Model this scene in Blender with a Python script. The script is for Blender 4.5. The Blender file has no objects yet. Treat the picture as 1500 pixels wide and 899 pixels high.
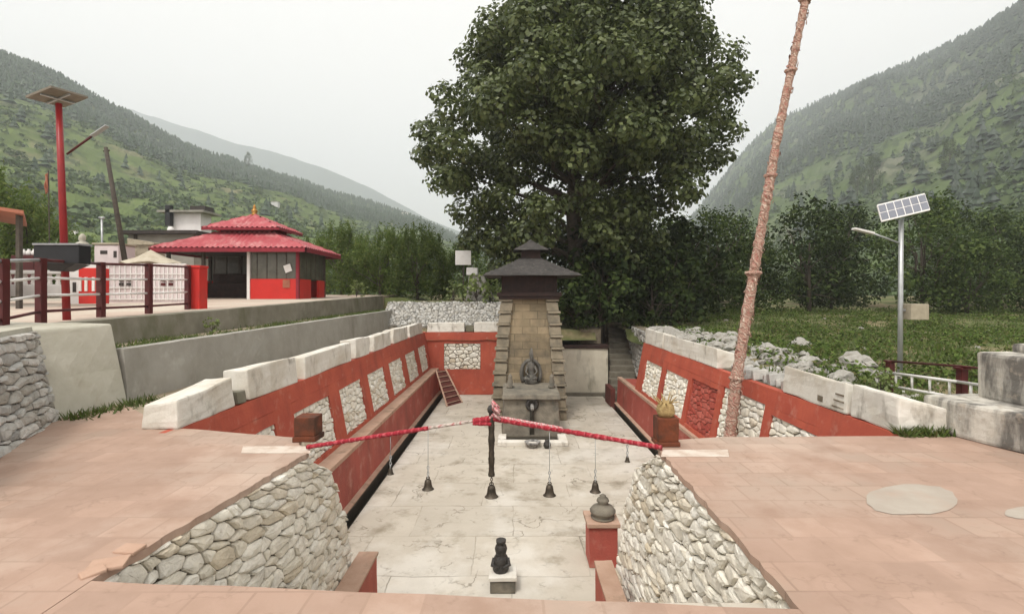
import bpy, math, random
import numpy as np
from mathutils import Vector, Matrix, noise as mnoise

# ------------------------------------------------------------------ camera, world, sun, exposure
SC = bpy.context.scene
C = SC.collection
F, CU, CV, EYE = 750.0, 755.0, 434.0, 1.6
cd = bpy.data.cameras.new('camera'); cam = bpy.data.objects.new('camera', cd); C.objects.link(cam)
cam.location = (0, 0, EYE); cam.rotation_euler = (math.pi / 2, 0, 0)
cd.sensor_width = 36; cd.lens = F / 1500 * 36
cd.shift_x = -5 / 1500; cd.shift_y = -15.5 / 1500
cd.clip_start = 0.05; cd.clip_end = 9000
SC.camera = cam

SUN_EL, SUN_AZ = math.radians(58), math.radians(205)      # azimuth from +Y, clockwise
w = bpy.data.worlds.new('World'); SC.world = w; w.use_nodes = True
nt = w.node_tree
bg = nt.nodes['Background']
sky = nt.nodes.new('ShaderNodeTexSky'); sky.sky_type = 'NISHITA'; sky.sun_disc = False
sky.sun_elevation = SUN_EL; sky.sun_rotation = SUN_AZ
sky.air_density = 1.6; sky.dust_density = 6.0; sky.ozone_density = 1.0
hs = nt.nodes.new('ShaderNodeHueSaturation'); hs.inputs['Saturation'].default_value = 0.05
hs.inputs['Value'].default_value = 1.35
mx = nt.nodes.new('ShaderNodeMixRGB'); mx.inputs[0].default_value = 0.65
mx.inputs[2].default_value = (9.7, 9.15, 8.5, 1)            # even overcast cloud deck
nt.links.new(sky.outputs[0], hs.inputs['Color']); nt.links.new(hs.outputs[0], mx.inputs[1])
nt.links.new(mx.outputs[0], bg.inputs['Color']); bg.inputs['Strength'].default_value = 0.15

sd = bpy.data.lights.new('sun', 'SUN'); sd.energy = 1.7; sd.angle = math.radians(11); sd.color = (1, 0.95, 0.87)
so = bpy.data.objects.new('sun', sd); C.objects.link(so)
dirv = Vector((math.sin(SUN_AZ) * math.cos(SUN_EL), math.cos(SUN_AZ) * math.cos(SUN_EL), math.sin(SUN_EL)))
so.rotation_euler = dirv.to_track_quat('Z', 'Y').to_euler()

SC.view_settings.view_transform = 'Standard'
SC.view_settings.look = 'None'
SC.view_settings.exposure = 0.08
SC.view_settings.gamma = 1.0
SC.cycles.use_denoising = True
SC.cycles.max_bounces = 6
SC.cycles.transparent_max_bounces = 8
SC.cycles.volume_bounces = 3

# ------------------------------------------------------------------ helpers
def ptY(u, v, Y):
    return Vector(((u - CU) * Y / F, Y, EYE - (v - CV) * Y / F))
def ptZ(u, v, z):
    Y = F * (EYE - z) / (v - CV)
    return Vector(((u - CU) * Y / F, Y, z))
def lerp(a, b, t): return a + (b - a) * t
def interp(x, pts):
    return float(np.interp(x, [p[0] for p in pts], [p[1] for p in pts]))

class MB:
    """collects geometry for one mesh"""
    def __init__(s): s.v = []; s.f = []; s.mi = []; s.cur = 0
    def add(s, vs, fs):
        o = len(s.v); s.v.extend([tuple(p) for p in vs])
        for f in fs: s.f.append([i + o for i in f]); s.mi.append(s.cur)
    def box(s, x0, x1, y0, y1, z0, z1):
        s.hexa([(x0, y0, z0), (x1, y0, z0), (x1, y1, z0), (x0, y1, z0), (x0, y0, z1), (x1, y0, z1), (x1, y1, z1), (x0, y1, z1)])
    def hexa(s, p):
        s.add(p, [(0, 3, 2, 1), (4, 5, 6, 7), (0, 1, 5, 4), (1, 2, 6, 5), (2, 3, 7, 6), (3, 0, 4, 7)])
    def obox(s, c, ax, ay, az):
        c = Vector(c); ax = Vector(ax); ay = Vector(ay); az = Vector(az)
        s.hexa([c - ax - ay - az, c + ax - ay - az, c + ax + ay - az, c - ax + ay - az,
                c - ax - ay + az, c + ax - ay + az, c + ax + ay + az, c - ax + ay + az])
    def tube(s, pts, rad, n=10, cap=True):
        pts = [Vector(p) for p in pts]
        if not hasattr(rad, '__len__'): rad = [rad] * len(pts)
        o = len(s.v); prev = None
        for i, p in enumerate(pts):
            d = (pts[min(i + 1, len(pts) - 1)] - pts[max(i - 1, 0)])
            if d.length < 1e-9: d = Vector((0, 0, 1))
            d.normalize()
            if prev is None:
                a = Vector((1, 0, 0)) if abs(d.x) < .8 else Vector((0, 1, 0))
                e1 = d.cross(a).normalized()
            else:
                e1 = (prev - d * prev.dot(d)).normalized()
            prev = e1; e2 = d.cross(e1)
            for k in range(n):
                t = 2 * math.pi * k / n
                q = p + (e1 * math.cos(t) + e2 * math.sin(t)) * rad[i]
                s.v.append(tuple(q))
        for i in range(len(pts) - 1):
            for k in range(n):
                a = o + i * n + k; b = o + i * n + (k + 1) % n
                s.f.append([a, b, b + n, a + n]); s.mi.append(s.cur)
        if cap:
            s.f.append([o + k for k in range(n)][::-1]); s.mi.append(s.cur)
            e = o + (len(pts) - 1) * n
            s.f.append([e + k for k in range(n)]); s.mi.append(s.cur)
    def lathe(s, c, prof, n=18):
        c = Vector(c); o = len(s.v)
        for r, z in prof:
            for k in range(n):
                t = 2 * math.pi * k / n
                s.v.append((c.x + r * math.cos(t), c.y + r * math.sin(t), c.z + z))
        for i in range(len(prof) - 1):
            for k in range(n):
                a = o + i * n + k; b = o + i * n + (k + 1) % n
                s.f.append([a, b, b + n, a + n]); s.mi.append(s.cur)
        s.f.append([o + k for k in range(n)][::-1]); s.mi.append(s.cur)
        e = o + (len(prof) - 1) * n
        s.f.append([e + k for k in range(n)]); s.mi.append(s.cur)
    def prism(s, poly, z0, z1):
        n = len(poly); z0f = z0 if callable(z0) else (lambda x, y: z0); z1f = z1 if callable(z1) else (lambda x, y: z1)
        vs = [(x, y, z0f(x, y)) for x, y in poly] + [(x, y, z1f(x, y)) for x, y in poly]
        fs = [list(range(n))[::-1], [n + i for i in range(n)]]
        for i in range(n): fs.append([i, (i + 1) % n, n + (i + 1) % n, n + i])
        s.add(vs, fs)
    def extrude_y(s, prof, y0, y1):
        """closed profile of (x, z), counter-clockwise seen from -Y, run along Y"""
        n = len(prof)
        vs = [(x, y0, z) for x, z in prof] + [(x, y1, z) for x, z in prof]
        fs = [list(range(n)), [n + i for i in range(n)][::-1]]
        for i in range(n): fs.append([i, n + i, n + (i + 1) % n, (i + 1) % n])
        s.add(vs, fs)
    def build(s, name, mat, parent=None, smooth=False, bevel=0, seg=2, fixn=True, rough=0.0):
        me = bpy.data.meshes.new(name)
        me.from_pydata(s.v, [], s.f); me.validate()
        mats = mat if isinstance(mat, (list, tuple)) else [mat]
        for m in mats: me.materials.append(m)
        if len(mats) > 1 and len(me.polygons) == len(s.mi):
            me.polygons.foreach_set('material_index', s.mi)
        if fixn or rough:
            import bmesh
            bm = bmesh.new(); bm.from_mesh(me)
            if fixn: bmesh.ops.recalc_face_normals(bm, faces=bm.faces)
            if bevel:
                es = [e for e in bm.edges if len(e.link_faces) == 2 and e.calc_face_angle(0) > 0.5]
                bmesh.ops.bevel(bm, geom=es, offset=bevel, segments=seg, affect='EDGES', profile=.6, clamp_overlap=True)
            if rough:
                bmesh.ops.subdivide_edges(bm, edges=[e for e in bm.edges if e.calc_length() > .18], cuts=3, use_grid_fill=True)
                for v in bm.verts:
                    v.co += mnoise.noise_vector(v.co * 3.1) * rough + mnoise.noise_vector(v.co * 9.3) * rough * .45
            bm.to_mesh(me); bm.free()
        if smooth:
            me.polygons.foreach_set('use_smooth', [True] * len(me.polygons))
        me.update()
        o = bpy.data.objects.new(name, me); C.objects.link(o)
        if parent is not None: o.parent = parent; o.matrix_parent_inverse = parent.matrix_world.inverted() if False else Matrix.Translation(-parent.location)
        return o

def npmesh(name, V, Fq, mat, parent=None, smooth=False):
    me = bpy.data.meshes.new(name)
    V = np.asarray(V, np.float32); Fq = np.asarray(Fq, np.int32); k = Fq.shape[1]
    me.vertices.add(len(V)); me.vertices.foreach_set('co', V.ravel())
    me.loops.add(Fq.size); me.loops.foreach_set('vertex_index', Fq.ravel())
    me.polygons.add(len(Fq)); me.polygons.foreach_set('loop_start', np.arange(0, Fq.size, k, dtype=np.int32))
    try: me.polygons.foreach_set('loop_total', np.full(len(Fq), k, np.int32))
    except Exception: pass
    me.materials.append(mat)
    me.update(calc_edges=True)
    me.validate()
    me.polygons.foreach_set('use_smooth', np.full(len(me.polygons), smooth))
    o = bpy.data.objects.new(name, me); C.objects.link(o)
    if parent is not None: o.parent = parent; o.matrix_parent_inverse = Matrix.Translation(-parent.location)
    return o

def tag(o, label, cat, group=None, kind=None):
    o['label'] = label; o['category'] = cat
    if group: o['group'] = group
    if kind: o['kind'] = kind
    return o
def struct(o):
    o['kind'] = 'structure'; return o
def thing(name, label, cat, loc=(0, 0, 0), group=None):
    o = bpy.data.objects.new(name, None); C.objects.link(o); o.location = loc; o.empty_display_size = .2
    return tag(o, label, cat, group)
def plabel(o, t): o['label'] = t; return o
def copy_tree(o, loc, rz=0, sc=1.0):
    c = o.copy(); C.objects.link(c); c.location = loc; c.rotation_euler = (0, 0, rz); c.scale = (sc, sc, sc)
    for ch in [x for x in o.children]:
        k = ch.copy(); C.objects.link(k); k.parent = c
        for g in [x for x in ch.children]:
            q = g.copy(); C.objects.link(q); q.parent = k
    return c

# ------------------------------------------------------------------ materials
def mat(name, c1, c2=None, scale=2.0, rough=.85, bump=.15, bscale=18.0, stain=None, sscale=1.2, slo=.55, shi=.7, samt=.8,
        metal=0.0, spec=.3, island=None, coord='Object', detail=6, stain2=None, s2scale=.6, s2lo=.52, s2hi=.64, s2amt=.7, stretch=None):
    m = bpy.data.materials.new(name); m.use_nodes = True
    n = m.node_tree.nodes; l = m.node_tree.links
    b = n['Principled BSDF']; b.inputs['Roughness'].default_value = rough; b.inputs['Metallic'].default_value = metal
    b.inputs['Specular IOR Level'].default_value = spec
    tc = n.new('ShaderNodeTexCoord'); src = tc.outputs[coord]
    if stretch:
        mp = n.new('ShaderNodeMapping'); mp.inputs['Scale'].default_value = stretch; l.new(src, mp.inputs[0]); ssrc = mp.outputs[0]
    else: ssrc = src
    def noise_(sc, s=None, d=detail):
        t = n.new('ShaderNodeTexNoise'); t.inputs['Scale'].default_value = sc; t.inputs['Detail'].default_value = d
        t.inputs['Roughness'].default_value = .62
        l.new(s or src, t.inputs['Vector']); return t.outputs['Fac']
    def ramp(fac, a, ca, b_, cb):
        r = n.new('ShaderNodeValToRGB'); r.color_ramp.elements[0].position = a; r.color_ramp.elements[0].color = ca
        r.color_ramp.elements[1].position = b_; r.color_ramp.elements[1].color = cb; l.new(fac, r.inputs[0]); return r.outputs[0]
    def mix(fac, a, b_):
        x = n.new('ShaderNodeMixRGB'); l.new(fac, x.inputs[0])
        for i, q in ((1, a), (2, b_)):
            if isinstance(q, tuple): x.inputs[i].default_value = q
            else: l.new(q, x.inputs[i])
        return x.outputs[0]
    q = lambda c: (c[0], c[1], c[2], 1)
    c2 = c2 or tuple(x * .8 for x in c1)
    if island:
        g = n.new('ShaderNodeNewGeometry')
        r = n.new('ShaderNodeValToRGB'); els = r.color_ramp.elements
        els[0].position = 0; els[0].color = q(island[0]); els[1].position = 1; els[1].color = q(island[-1])
        for i, c in enumerate(island[1:-1]):
            e = els.new((i + 1) / (len(island) - 1)); e.color = q(c)
        l.new(g.outputs['Random Per Island'], r.inputs[0])
        f = ramp(noise_(scale), .3, (.74, .74, .74, 1), .7, (1.1, 1.1, 1.1, 1))
        x = n.new('ShaderNodeMixRGB'); x.blend_type = 'MULTIPLY'; x.inputs[0].default_value = 1; l.new(r.outputs[0], x.inputs[1]); l.new(f, x.inputs[2])
        col = x.outputs[0]
    else:
        col = ramp(noise_(scale), .32, q(c2), .68, q(c1))
    if stain:
        f = ramp(noise_(sscale, ssrc, 8), slo, (0, 0, 0, 1), shi, (samt, samt, samt, 1)); col = mix(f, col, q(stain))
    if stain2:
        f = ramp(noise_(s2scale, None, 9), s2lo, (0, 0, 0, 1), s2hi, (s2amt, s2amt, s2amt, 1)); col = mix(f, col, q(stain2))
    l.new(col, b.inputs['Base Color'])
    if bump:
        bp = n.new('ShaderNodeBump'); bp.inputs['Strength'].default_value = bump; bp.inputs['Distance'].default_value = .03
        l.new(noise_(bscale, None, 8), bp.inputs['Height']); l.new(bp.outputs[0], b.inputs['Normal'])
    m['col'] = 0
    return m, col, b, n, l, src

def mm(*a, **k): return mat(*a, **k)[0]

def leafmat(name, cols, trans=.35, rough=.5, spec=.35):
    m = bpy.data.materials.new(name); m.use_nodes = True
    n = m.node_tree.nodes; l = m.node_tree.links; b = n['Principled BSDF']
    g = n.new('ShaderNodeNewGeometry'); r = n.new('ShaderNodeValToRGB'); els = r.color_ramp.elements
    els[0].color = (*cols[0], 1); els[1].color = (*cols[-1], 1)
    for i, c in enumerate(cols[1:-1]): els.new((i + 1) / (len(cols) - 1)).color = (*c, 1)
    l.new(g.outputs['Random Per Island'], r.inputs[0])
    oi = n.new('ShaderNodeObjectInfo')
    hsv = n.new('ShaderNodeHueSaturation'); mr = n.new('ShaderNodeMapRange')
    mr.inputs[3].default_value = .8; mr.inputs[4].default_value = 1.2
    l.new(oi.outputs['Random'], mr.inputs[0]); l.new(mr.outputs[0], hsv.inputs['Value']); l.new(r.outputs[0], hsv.inputs['Color'])
    b.inputs['Roughness'].default_value = rough; b.inputs['Specular IOR Level'].default_value = spec
    l.new(hsv.outputs[0], b.inputs['Base Color'])
    t = n.new('ShaderNodeBsdfTranslucent'); l.new(hsv.outputs[0], t.inputs['Color'])
    x = n.new('ShaderNodeMixShader'); x.inputs[0].default_value = trans
    l.new(b.outputs[0], x.inputs[1]); l.new(t.outputs[0], x.inputs[2])
    l.new(x.outputs[0], n['Material Output'].inputs['Surface'])
    return m

def tilemat(name, c1, c2, joint, bw, bh, mortar, crack=None, vert=False, scale=1.4, off=.5, jamt=.6, stain=None, stain2=None, distort=.0, island_var=.18, **k):
    m, col, b, n, l, src = mat(name, c1, c2, scale=scale, stain=stain, stain2=stain2, **k)
    br = n.new('ShaderNodeTexBrick'); br.offset = off
    br.inputs['Scale'].default_value = 1; br.inputs['Brick Width'].default_value = bw; br.inputs['Row Height'].default_value = bh
    br.inputs['Mortar Size'].default_value = mortar; br.inputs['Mortar Smooth'].default_value = .4
    br.inputs['Color1'].default_value = (1 - island_var,) * 3 + (1,); br.inputs['Color2'].default_value = (1 + island_var * .4,) * 3 + (1,)
    br.inputs['Mortar'].default_value = (1, 1, 1, 1)
    vec = src
    if distort:
        nz = n.new('ShaderNodeTexNoise'); nz.inputs['Scale'].default_value = 2.2; l.new(src, nz.inputs['Vector'])
        vm = n.new('ShaderNodeVectorMath'); vm.operation = 'MULTIPLY_ADD'; vm.inputs[1].default_value = (distort,) * 3
        l.new(nz.outputs['Color'], vm.inputs[0]); l.new(src, vm.inputs[2]); vec = vm.outputs[0]
    if vert:
        mp_ = n.new('ShaderNodeMapping'); mp_.inputs['Rotation'].default_value = (math.pi / 2, 0, 0); l.new(vec, mp_.inputs[0]); vec = mp_.outputs[0]
    l.new(vec, br.inputs['Vector'])
    x = n.new('ShaderNodeMixRGB'); x.blend_type = 'MULTIPLY'; x.inputs[0].default_value = 1
    l.new(col, x.inputs[1]); l.new(br.outputs['Color'], x.inputs[2])
    # joints come and go
    nz = n.new('ShaderNodeTexNoise'); nz.inputs['Scale'].default_value = 1.1; nz.inputs['Detail'].default_value = 6; l.new(src, nz.inputs['Vector'])
    rr = n.new('ShaderNodeMapRange'); rr.inputs[1].default_value = .38; rr.inputs[2].default_value = .66; rr.inputs[3].default_value = .1; rr.inputs[4].default_value = jamt
    l.new(nz.outputs['Fac'], rr.inputs[0])
    mu = n.new('ShaderNodeMath'); mu.operation = 'MULTIPLY'; l.new(br.outputs['Fac'], mu.inputs[0]); l.new(rr.outputs[0], mu.inputs[1])
    y = n.new('ShaderNodeMixRGB'); l.new(mu.outputs[0], y.inputs[0]); l.new(x.outputs[0], y.inputs[1]); y.inputs[2].default_value = (*joint, 1)
    if crack:
        for cs, wd, amt, lo in crack:
            c0 = n.new('ShaderNodeTexNoise'); c0.inputs['Scale'].default_value = cs; c0.inputs['Detail'].default_value = 7; l.new(src, c0.inputs['Vector'])
            c1_ = n.new('ShaderNodeMath'); c1_.operation = 'SUBTRACT'; c1_.inputs[1].default_value = .5; l.new(c0.outputs['Fac'], c1_.inputs[0])
            c2_ = n.new('ShaderNodeMath'); c2_.operation = 'ABSOLUTE'; l.new(c1_.outputs[0], c2_.inputs[0])
            c3 = n.new('ShaderNodeMapRange'); c3.inputs[1].default_value = 0; c3.inputs[2].default_value = wd; c3.inputs[3].default_value = amt; c3.inputs[4].default_value = 0; l.new(c2_.outputs[0], c3.inputs[0])
            m0 = n.new('ShaderNodeTexNoise'); m0.inputs['Scale'].default_value = cs * .6 + .3; m0.inputs['Detail'].default_value = 3; l.new(src, m0.inputs['Vector'])
            m1 = n.new('ShaderNodeMapRange'); m1.inputs[1].default_value = lo; m1.inputs[2].default_value = lo + .1; l.new(m0.outputs['Fac'], m1.inputs[0])
            m2_ = n.new('ShaderNodeMath'); m2_.operation = 'MULTIPLY'; l.new(c3.outputs[0], m2_.inputs[0]); l.new(m1.outputs[0], m2_.inputs[1])
            y2 = n.new('ShaderNodeMixRGB'); l.new(m2_.outputs[0], y2.inputs[0]); l.new(y.outputs[0], y2.inputs[1]); y2.inputs[2].default_value = (*joint, 1); y = y2
    l.new(y.outputs[0], b.inputs['Base Color'])
    return m

STONE = mm('whitewashed_stone', (.5, .48, .43), scale=9, bump=.5, bscale=26, rough=.9,
           island=[(.72, .67, .56), (.80, .76, .66), (.82, .79, .71), (.76, .71, .60), (.83, .80, .72), (.62, .54, .41), (.80, .76, .67)],
           stain=(.25, .2, .13), sscale=5, slo=.6, shi=.78, samt=.6)
STONE_GREY = mm('grey_rubble_stone', (.4, .39, .37), scale=9, bump=.5, bscale=22, rough=.9,
                island=[(.3, .29, .27), (.46, .45, .42), (.52, .51, .48), (.38, .36, .32), (.56, .54, .5), (.27, .25, .21)],
                stain=(.16, .14, .1), sscale=4, slo=.6, shi=.8, samt=.6)
MORTAR_D = mm('deep_joint_earth', (.11, .09, .065), (.06, .05, .035), scale=6, bump=.6, bscale=14, rough=1, stain=(.45, .4, .32), sscale=2.6, slo=.57, shi=.66, samt=.6)  # darker earth for the deep joints between stones
STONE_RED = mm('red_painted_stone', (.36, .07, .045), scale=9, bump=.5, bscale=22, rough=.8,
               island=[(.30, .05, .035), (.40, .085, .06), (.45, .12, .09), (.33, .06, .04)], stain=(.5, .3, .24), sscale=7, slo=.66, shi=.8, samt=.6)
MORTAR = mm('dark_joint_earth', (.21, .175, .125), (.10, .08, .055), scale=6, bump=.6, bscale=14, rough=1, stain=(.5, .45, .36), sscale=2.2, slo=.54, shi=.64, samt=.7)
TERRA = tilemat('pink_terrace_paving', (.415, .285, .22), (.335, .225, .168), (.22, .145, .105), .31, .31, .010, scale=2.2, jamt=.55,
                rough=.8, bump=.12, bscale=30, stain=(.47, .375, .305), sscale=.55, slo=.47, shi=.66, samt=.75,
                stain2=(.25, .185, .135), s2scale=1.1, s2lo=.54, s2hi=.74, s2amt=.6, distort=.02, island_var=.11, crack=[(.7, .004, .8, .5), (2.2, .012, .4, .55), (9, .06, .4, .57)])
FLOORM = tilemat('worn_slab_floor', (.52, .475, .40), (.45, .405, .335), (.17, .145, .11), 1.9, 1.35, .014, scale=1.3, jamt=.8, off=.35,
                 rough=.75, bump=.2, bscale=14, stain=(.22, .185, .13), sscale=1.7, slo=.53, shi=.72, samt=.8,
                 stain2=(.62, .59, .53), s2scale=.45, s2lo=.5, s2hi=.6, s2amt=.7, distort=.09, island_var=.08, crack=[(.55, .006, .9, .5), (1.3, .012, .75, .54), (5, .05, .55, .58)])
RED = mm('red_wall_paint', (.45, .098, .056), (.35, .068, .042), scale=1.6, bump=.25, bscale=16, rough=.7,
         stain=(.22, .05, .035), sscale=1.8, slo=.52, shi=.7, samt=.7, stain2=(.48, .25, .19), s2scale=4, s2lo=.58, s2hi=.72, s2amt=.55, stretch=(1, 1, .3))
REDLOW = mm('red_low_wall_paint', (.41, .095, .07), (.30, .062, .047), scale=1.2, bump=.3, bscale=14, rough=.7,
            stain=(.2, .055, .04), sscale=1.1, slo=.5, shi=.68, samt=.7, stain2=(.46, .24, .19), s2scale=2.6, s2lo=.54, s2hi=.7, s2amt=.6, stretch=(1, 1, .3))
REDDK = mm('grimy_dark_red_board', (.13, .035, .028), (.08, .025, .02), scale=3, bump=.2, rough=.8)
PINKLEDGE = mm('faded_pink_ledge', (.47, .32, .24), (.38, .24, .17), scale=3, bump=.3, rough=.85, stain=(.22, .16, .11), sscale=2.4, slo=.55, shi=.7)
WHITE = mm('weathered_whitewash', (.70, .67, .61), (.60, .57, .50), scale=3, bump=.35, bscale=12, rough=.9,
           stain=(.17, .145, .11), sscale=3.4, slo=.55, shi=.70, samt=.8, stain2=(.46, .40, .31), s2scale=1.3, s2lo=.48, s2hi=.66, s2amt=.65, stretch=(1, 1, .5))
WHITE_MOULD = mm('mouldy_whitewash', (.58, .55, .49), (.48, .45, .39), scale=5, bump=.5, bscale=14, rough=.95,
                 stain=(.07, .065, .06), sscale=2.4, slo=.44, shi=.6, samt=.85, stain2=(.35, .3, .24), s2scale=9, s2lo=.56, s2hi=.66, s2amt=.6, stretch=(1.3, 1.3, .35))
CONC = mm('grey_concrete', (.36, .345, .31), (.29, .275, .24), scale=1.6, bump=.3, bscale=16, rough=.92,
          stain=(.17, .155, .12), sscale=1.4, slo=.54, shi=.74, samt=.7, stain2=(.46, .44, .4), s2scale=2.8, s2lo=.58, s2hi=.7, s2amt=.5, stretch=(.6, .6, .35))
CONC_L = mm('pale_concrete', (.46, .44, .37), (.38, .36, .29), scale=2.4, bump=.3, bscale=18, rough=.92,
            stain=(.25, .22, .15), sscale=1.8, slo=.56, shi=.75, samt=.6)
CONC_D = mm('mossy_concrete', (.25, .235, .19), (.18, .165, .125), scale=2.2, bump=.35, bscale=16, rough=.95,
            stain=(.1, .1, .05), sscale=1.7, slo=.5, shi=.7, samt=.7, stretch=(.8, .8, .4))
DIRT = mm('dry_earth', (.36, .30, .22), (.26, .21, .145), scale=2.5, bump=.5, bscale=10, rough=1, stain=(.12, .12, .05), sscale=1.2, slo=.52, shi=.68, samt=.7)
PLAZA = mm('pale_pink_plaza', (.50, .40, .33), (.43, .33, .26), scale=.8, bump=.1, rough=.9, stain=(.5, .46, .38), sscale=.3, slo=.45, shi=.6)
TAN = tilemat('tan_dressed_stone', (.30, .235, .15), (.22, .175, .11), (.085, .07, .045), .55, .27, .016, vert=True, distort=.05, scale=2.5, jamt=.95, rough=.9, bump=.4,
              bscale=16, stain=(.10, .09, .07), sscale=1.2, slo=.47, shi=.68, samt=.75, island_var=.25)
QUOIN = mm('weathered_quoin_stone', (.28, .24, .175), (.18, .155, .11), scale=3, bump=.5, bscale=14, rough=.95, stain=(.09, .085, .07), sscale=1.6, slo=.5, shi=.68, samt=.75)
GREYST = mm('grey_carved_stone', (.23, .205, .16), (.14, .125, .10), scale=4, bump=.5, bscale=16, rough=.9, stain=(.07, .07, .06), sscale=1.8, slo=.5, shi=.66, samt=.8)
DARKCARV = mm('dark_weathered_carving', (.17, .16, .14), (.085, .08, .07), scale=6, bump=.5, bscale=18, rough=.9, stain=(.05, .05, .045), sscale=4, slo=.5, shi=.62)
IDOLST = mm('pale_carved_stone', (.34, .33, .31), (.2, .19, .175), scale=7, bump=.5, bscale=20, rough=.8, stain=(.07, .07, .065), sscale=5, slo=.52, shi=.62)
BLACKST = mm('black_oiled_stone', (.06, .055, .05), (.025, .023, .021), scale=14, bump=.5, bscale=30, rough=.45)
SLATE = mm('dark_slate_roof', (.062, .056, .052), (.03, .028, .026), scale=5, bump=.5, bscale=12, rough=.8, stain=(.13, .12, .105), sscale=7, slo=.56, shi=.7, samt=.6)
WOODDK = mm('dark_red_timber', (.045, .022, .018), (.022, .014, .012), scale=6, bump=.3, rough=.7)  # colour darkened to carry the shade on the gallery under the shrine roof
POSTRED = mm('dark_maroon_paint', (.085, .014, .014), (.06, .012, .012), scale=5, bump=.1, rough=.45)
POLERED = mm('red_pole_paint', (.28, .02, .02), (.22, .016, .018), scale=5, bump=.05, rough=.4)
BRIGHTRED = mm('bright_red_paint', (.55, .028, .022), (.47, .025, .02), scale=2, bump=.08, rough=.5, stain=(.38, .03, .025), sscale=1.5)
ROOFRED = mm('pink_red_tin_roof', (.42, .085, .098), (.33, .055, .065), scale=1.4, bump=.1, rough=.42, stain=(.54, .27, .26), sscale=2.2, slo=.5, shi=.7, samt=.7)
ROOFDARK = mm('deep_red_fascia', (.24, .018, .03), (.18, .015, .025), scale=2, bump=.05, rough=.5)  # deep red of the fascia, clerestory and corner post
ORANGE = mm('orange_tin_roof', (.36, .13, .075), (.28, .1, .06), scale=2, bump=.1, rough=.6)
GOLD = mm('brass_finial', (.42, .22, .06), (.3, .15, .04), scale=8, bump=.1, rough=.4, metal=.6)
WHITEP = mm('white_paint', (.74, .72, .70), (.66, .63, .6), scale=4, bump=.08, rough=.55, stain=(.4, .34, .28), sscale=4, slo=.62, shi=.76)
PANELBACK = mm('dusty_panel_back', (.22, .19, .15), (.15, .13, .10), scale=4, bump=.05, rough=.6)
PINKW = mm('pinkish_white_sheet', (.66, .58, .57), (.58, .5, .5), scale=3, bump=.1, rough=.6)
PALEWALL = mm('pale_lilac_plaster', (.72, .69, .69), (.62, .59, .59), scale=1.2, bump=.1, rough=.85)
SHEDGREY = mm('grey_shed_plaster', (.30, .285, .25), (.23, .22, .19), scale=1.4, bump=.2, rough=.9, stain=(.14, .13, .1), sscale=.9)
DARKIN = mm('dark_interior_board', (.055, .045, .04), (.035, .03, .027), scale=3, bump=.1, rough=.8)
METAL = mm('galvanised_steel', (.42, .43, .43), (.34, .35, .35), scale=6, bump=.04, rough=.4, metal=.5)
BLACKP = mm('black_box_paint', (.02, .02, .023), (.014, .014, .016), scale=4, bump=.05, rough=.5)
GREYCAN = mm('grey_lid_paint', (.3, .3, .31), (.22, .22, .23), scale=4, bump=.05, rough=.5)
TANBOX = mm('dusty_tan_box', (.40, .35, .26), (.3, .26, .19), scale=6, bump=.1, rough=.7, stain=(.2, .17, .12), sscale=4)
BRONZE = mm('old_bronze', (.10, .08, .06), (.045, .038, .03), scale=14, bump=.2, rough=.5, metal=.7)
BROWNBOX = mm('rusty_brown_stone', (.17, .045, .018), (.075, .028, .016), scale=5, bump=.4, bscale=12, rough=.85, stain=(.04, .025, .016), sscale=3, slo=.5, shi=.65)
WOODPOLE = mm('weathered_pole_wood', (.09, .075, .06), (.05, .042, .035), scale=8, bump=.3, rough=.9)
BARK = mm('tree_bark', (.10, .08, .06), (.05, .042, .033), scale=6, bump=.6, bscale=12, rough=.95)
WORNW = mm('worn_white_line', (.62, .55, .48), (.52, .44, .37), scale=5, bump=.1, rough=.9, stain=(.42, .31, .24), sscale=6, slo=.48, shi=.66, samt=.8)
CEMENT = mm('grey_cement_patch', (.40, .355, .30), (.345, .295, .245), scale=3, bump=.12, rough=.9, stain=(.38, .29, .23), sscale=2, slo=.5, shi=.66, samt=.7)
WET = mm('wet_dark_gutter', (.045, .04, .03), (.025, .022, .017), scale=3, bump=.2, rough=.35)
CELL = mm('blue_grey_solar_cells', (.20, .21, .25), (.16, .17, .2), scale=3, bump=0, rough=.12, spec=.6)
DRYF = mm('dried_flower', (.42, .31, .14), (.24, .16, .07), scale=18, bump=.6, bscale=30, rough=.95)
CLOTHG = mm('tan_tarpaulin', (.48, .43, .34), (.36, .31, .23), scale=4, bump=.3, bscale=8, rough=.9)
STEPST = mm('dark_step_stone', (.2, .18, .14), (.13, .115, .09), scale=4, bump=.4, rough=.95, stain=(.07, .06, .045), sscale=2)

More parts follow.
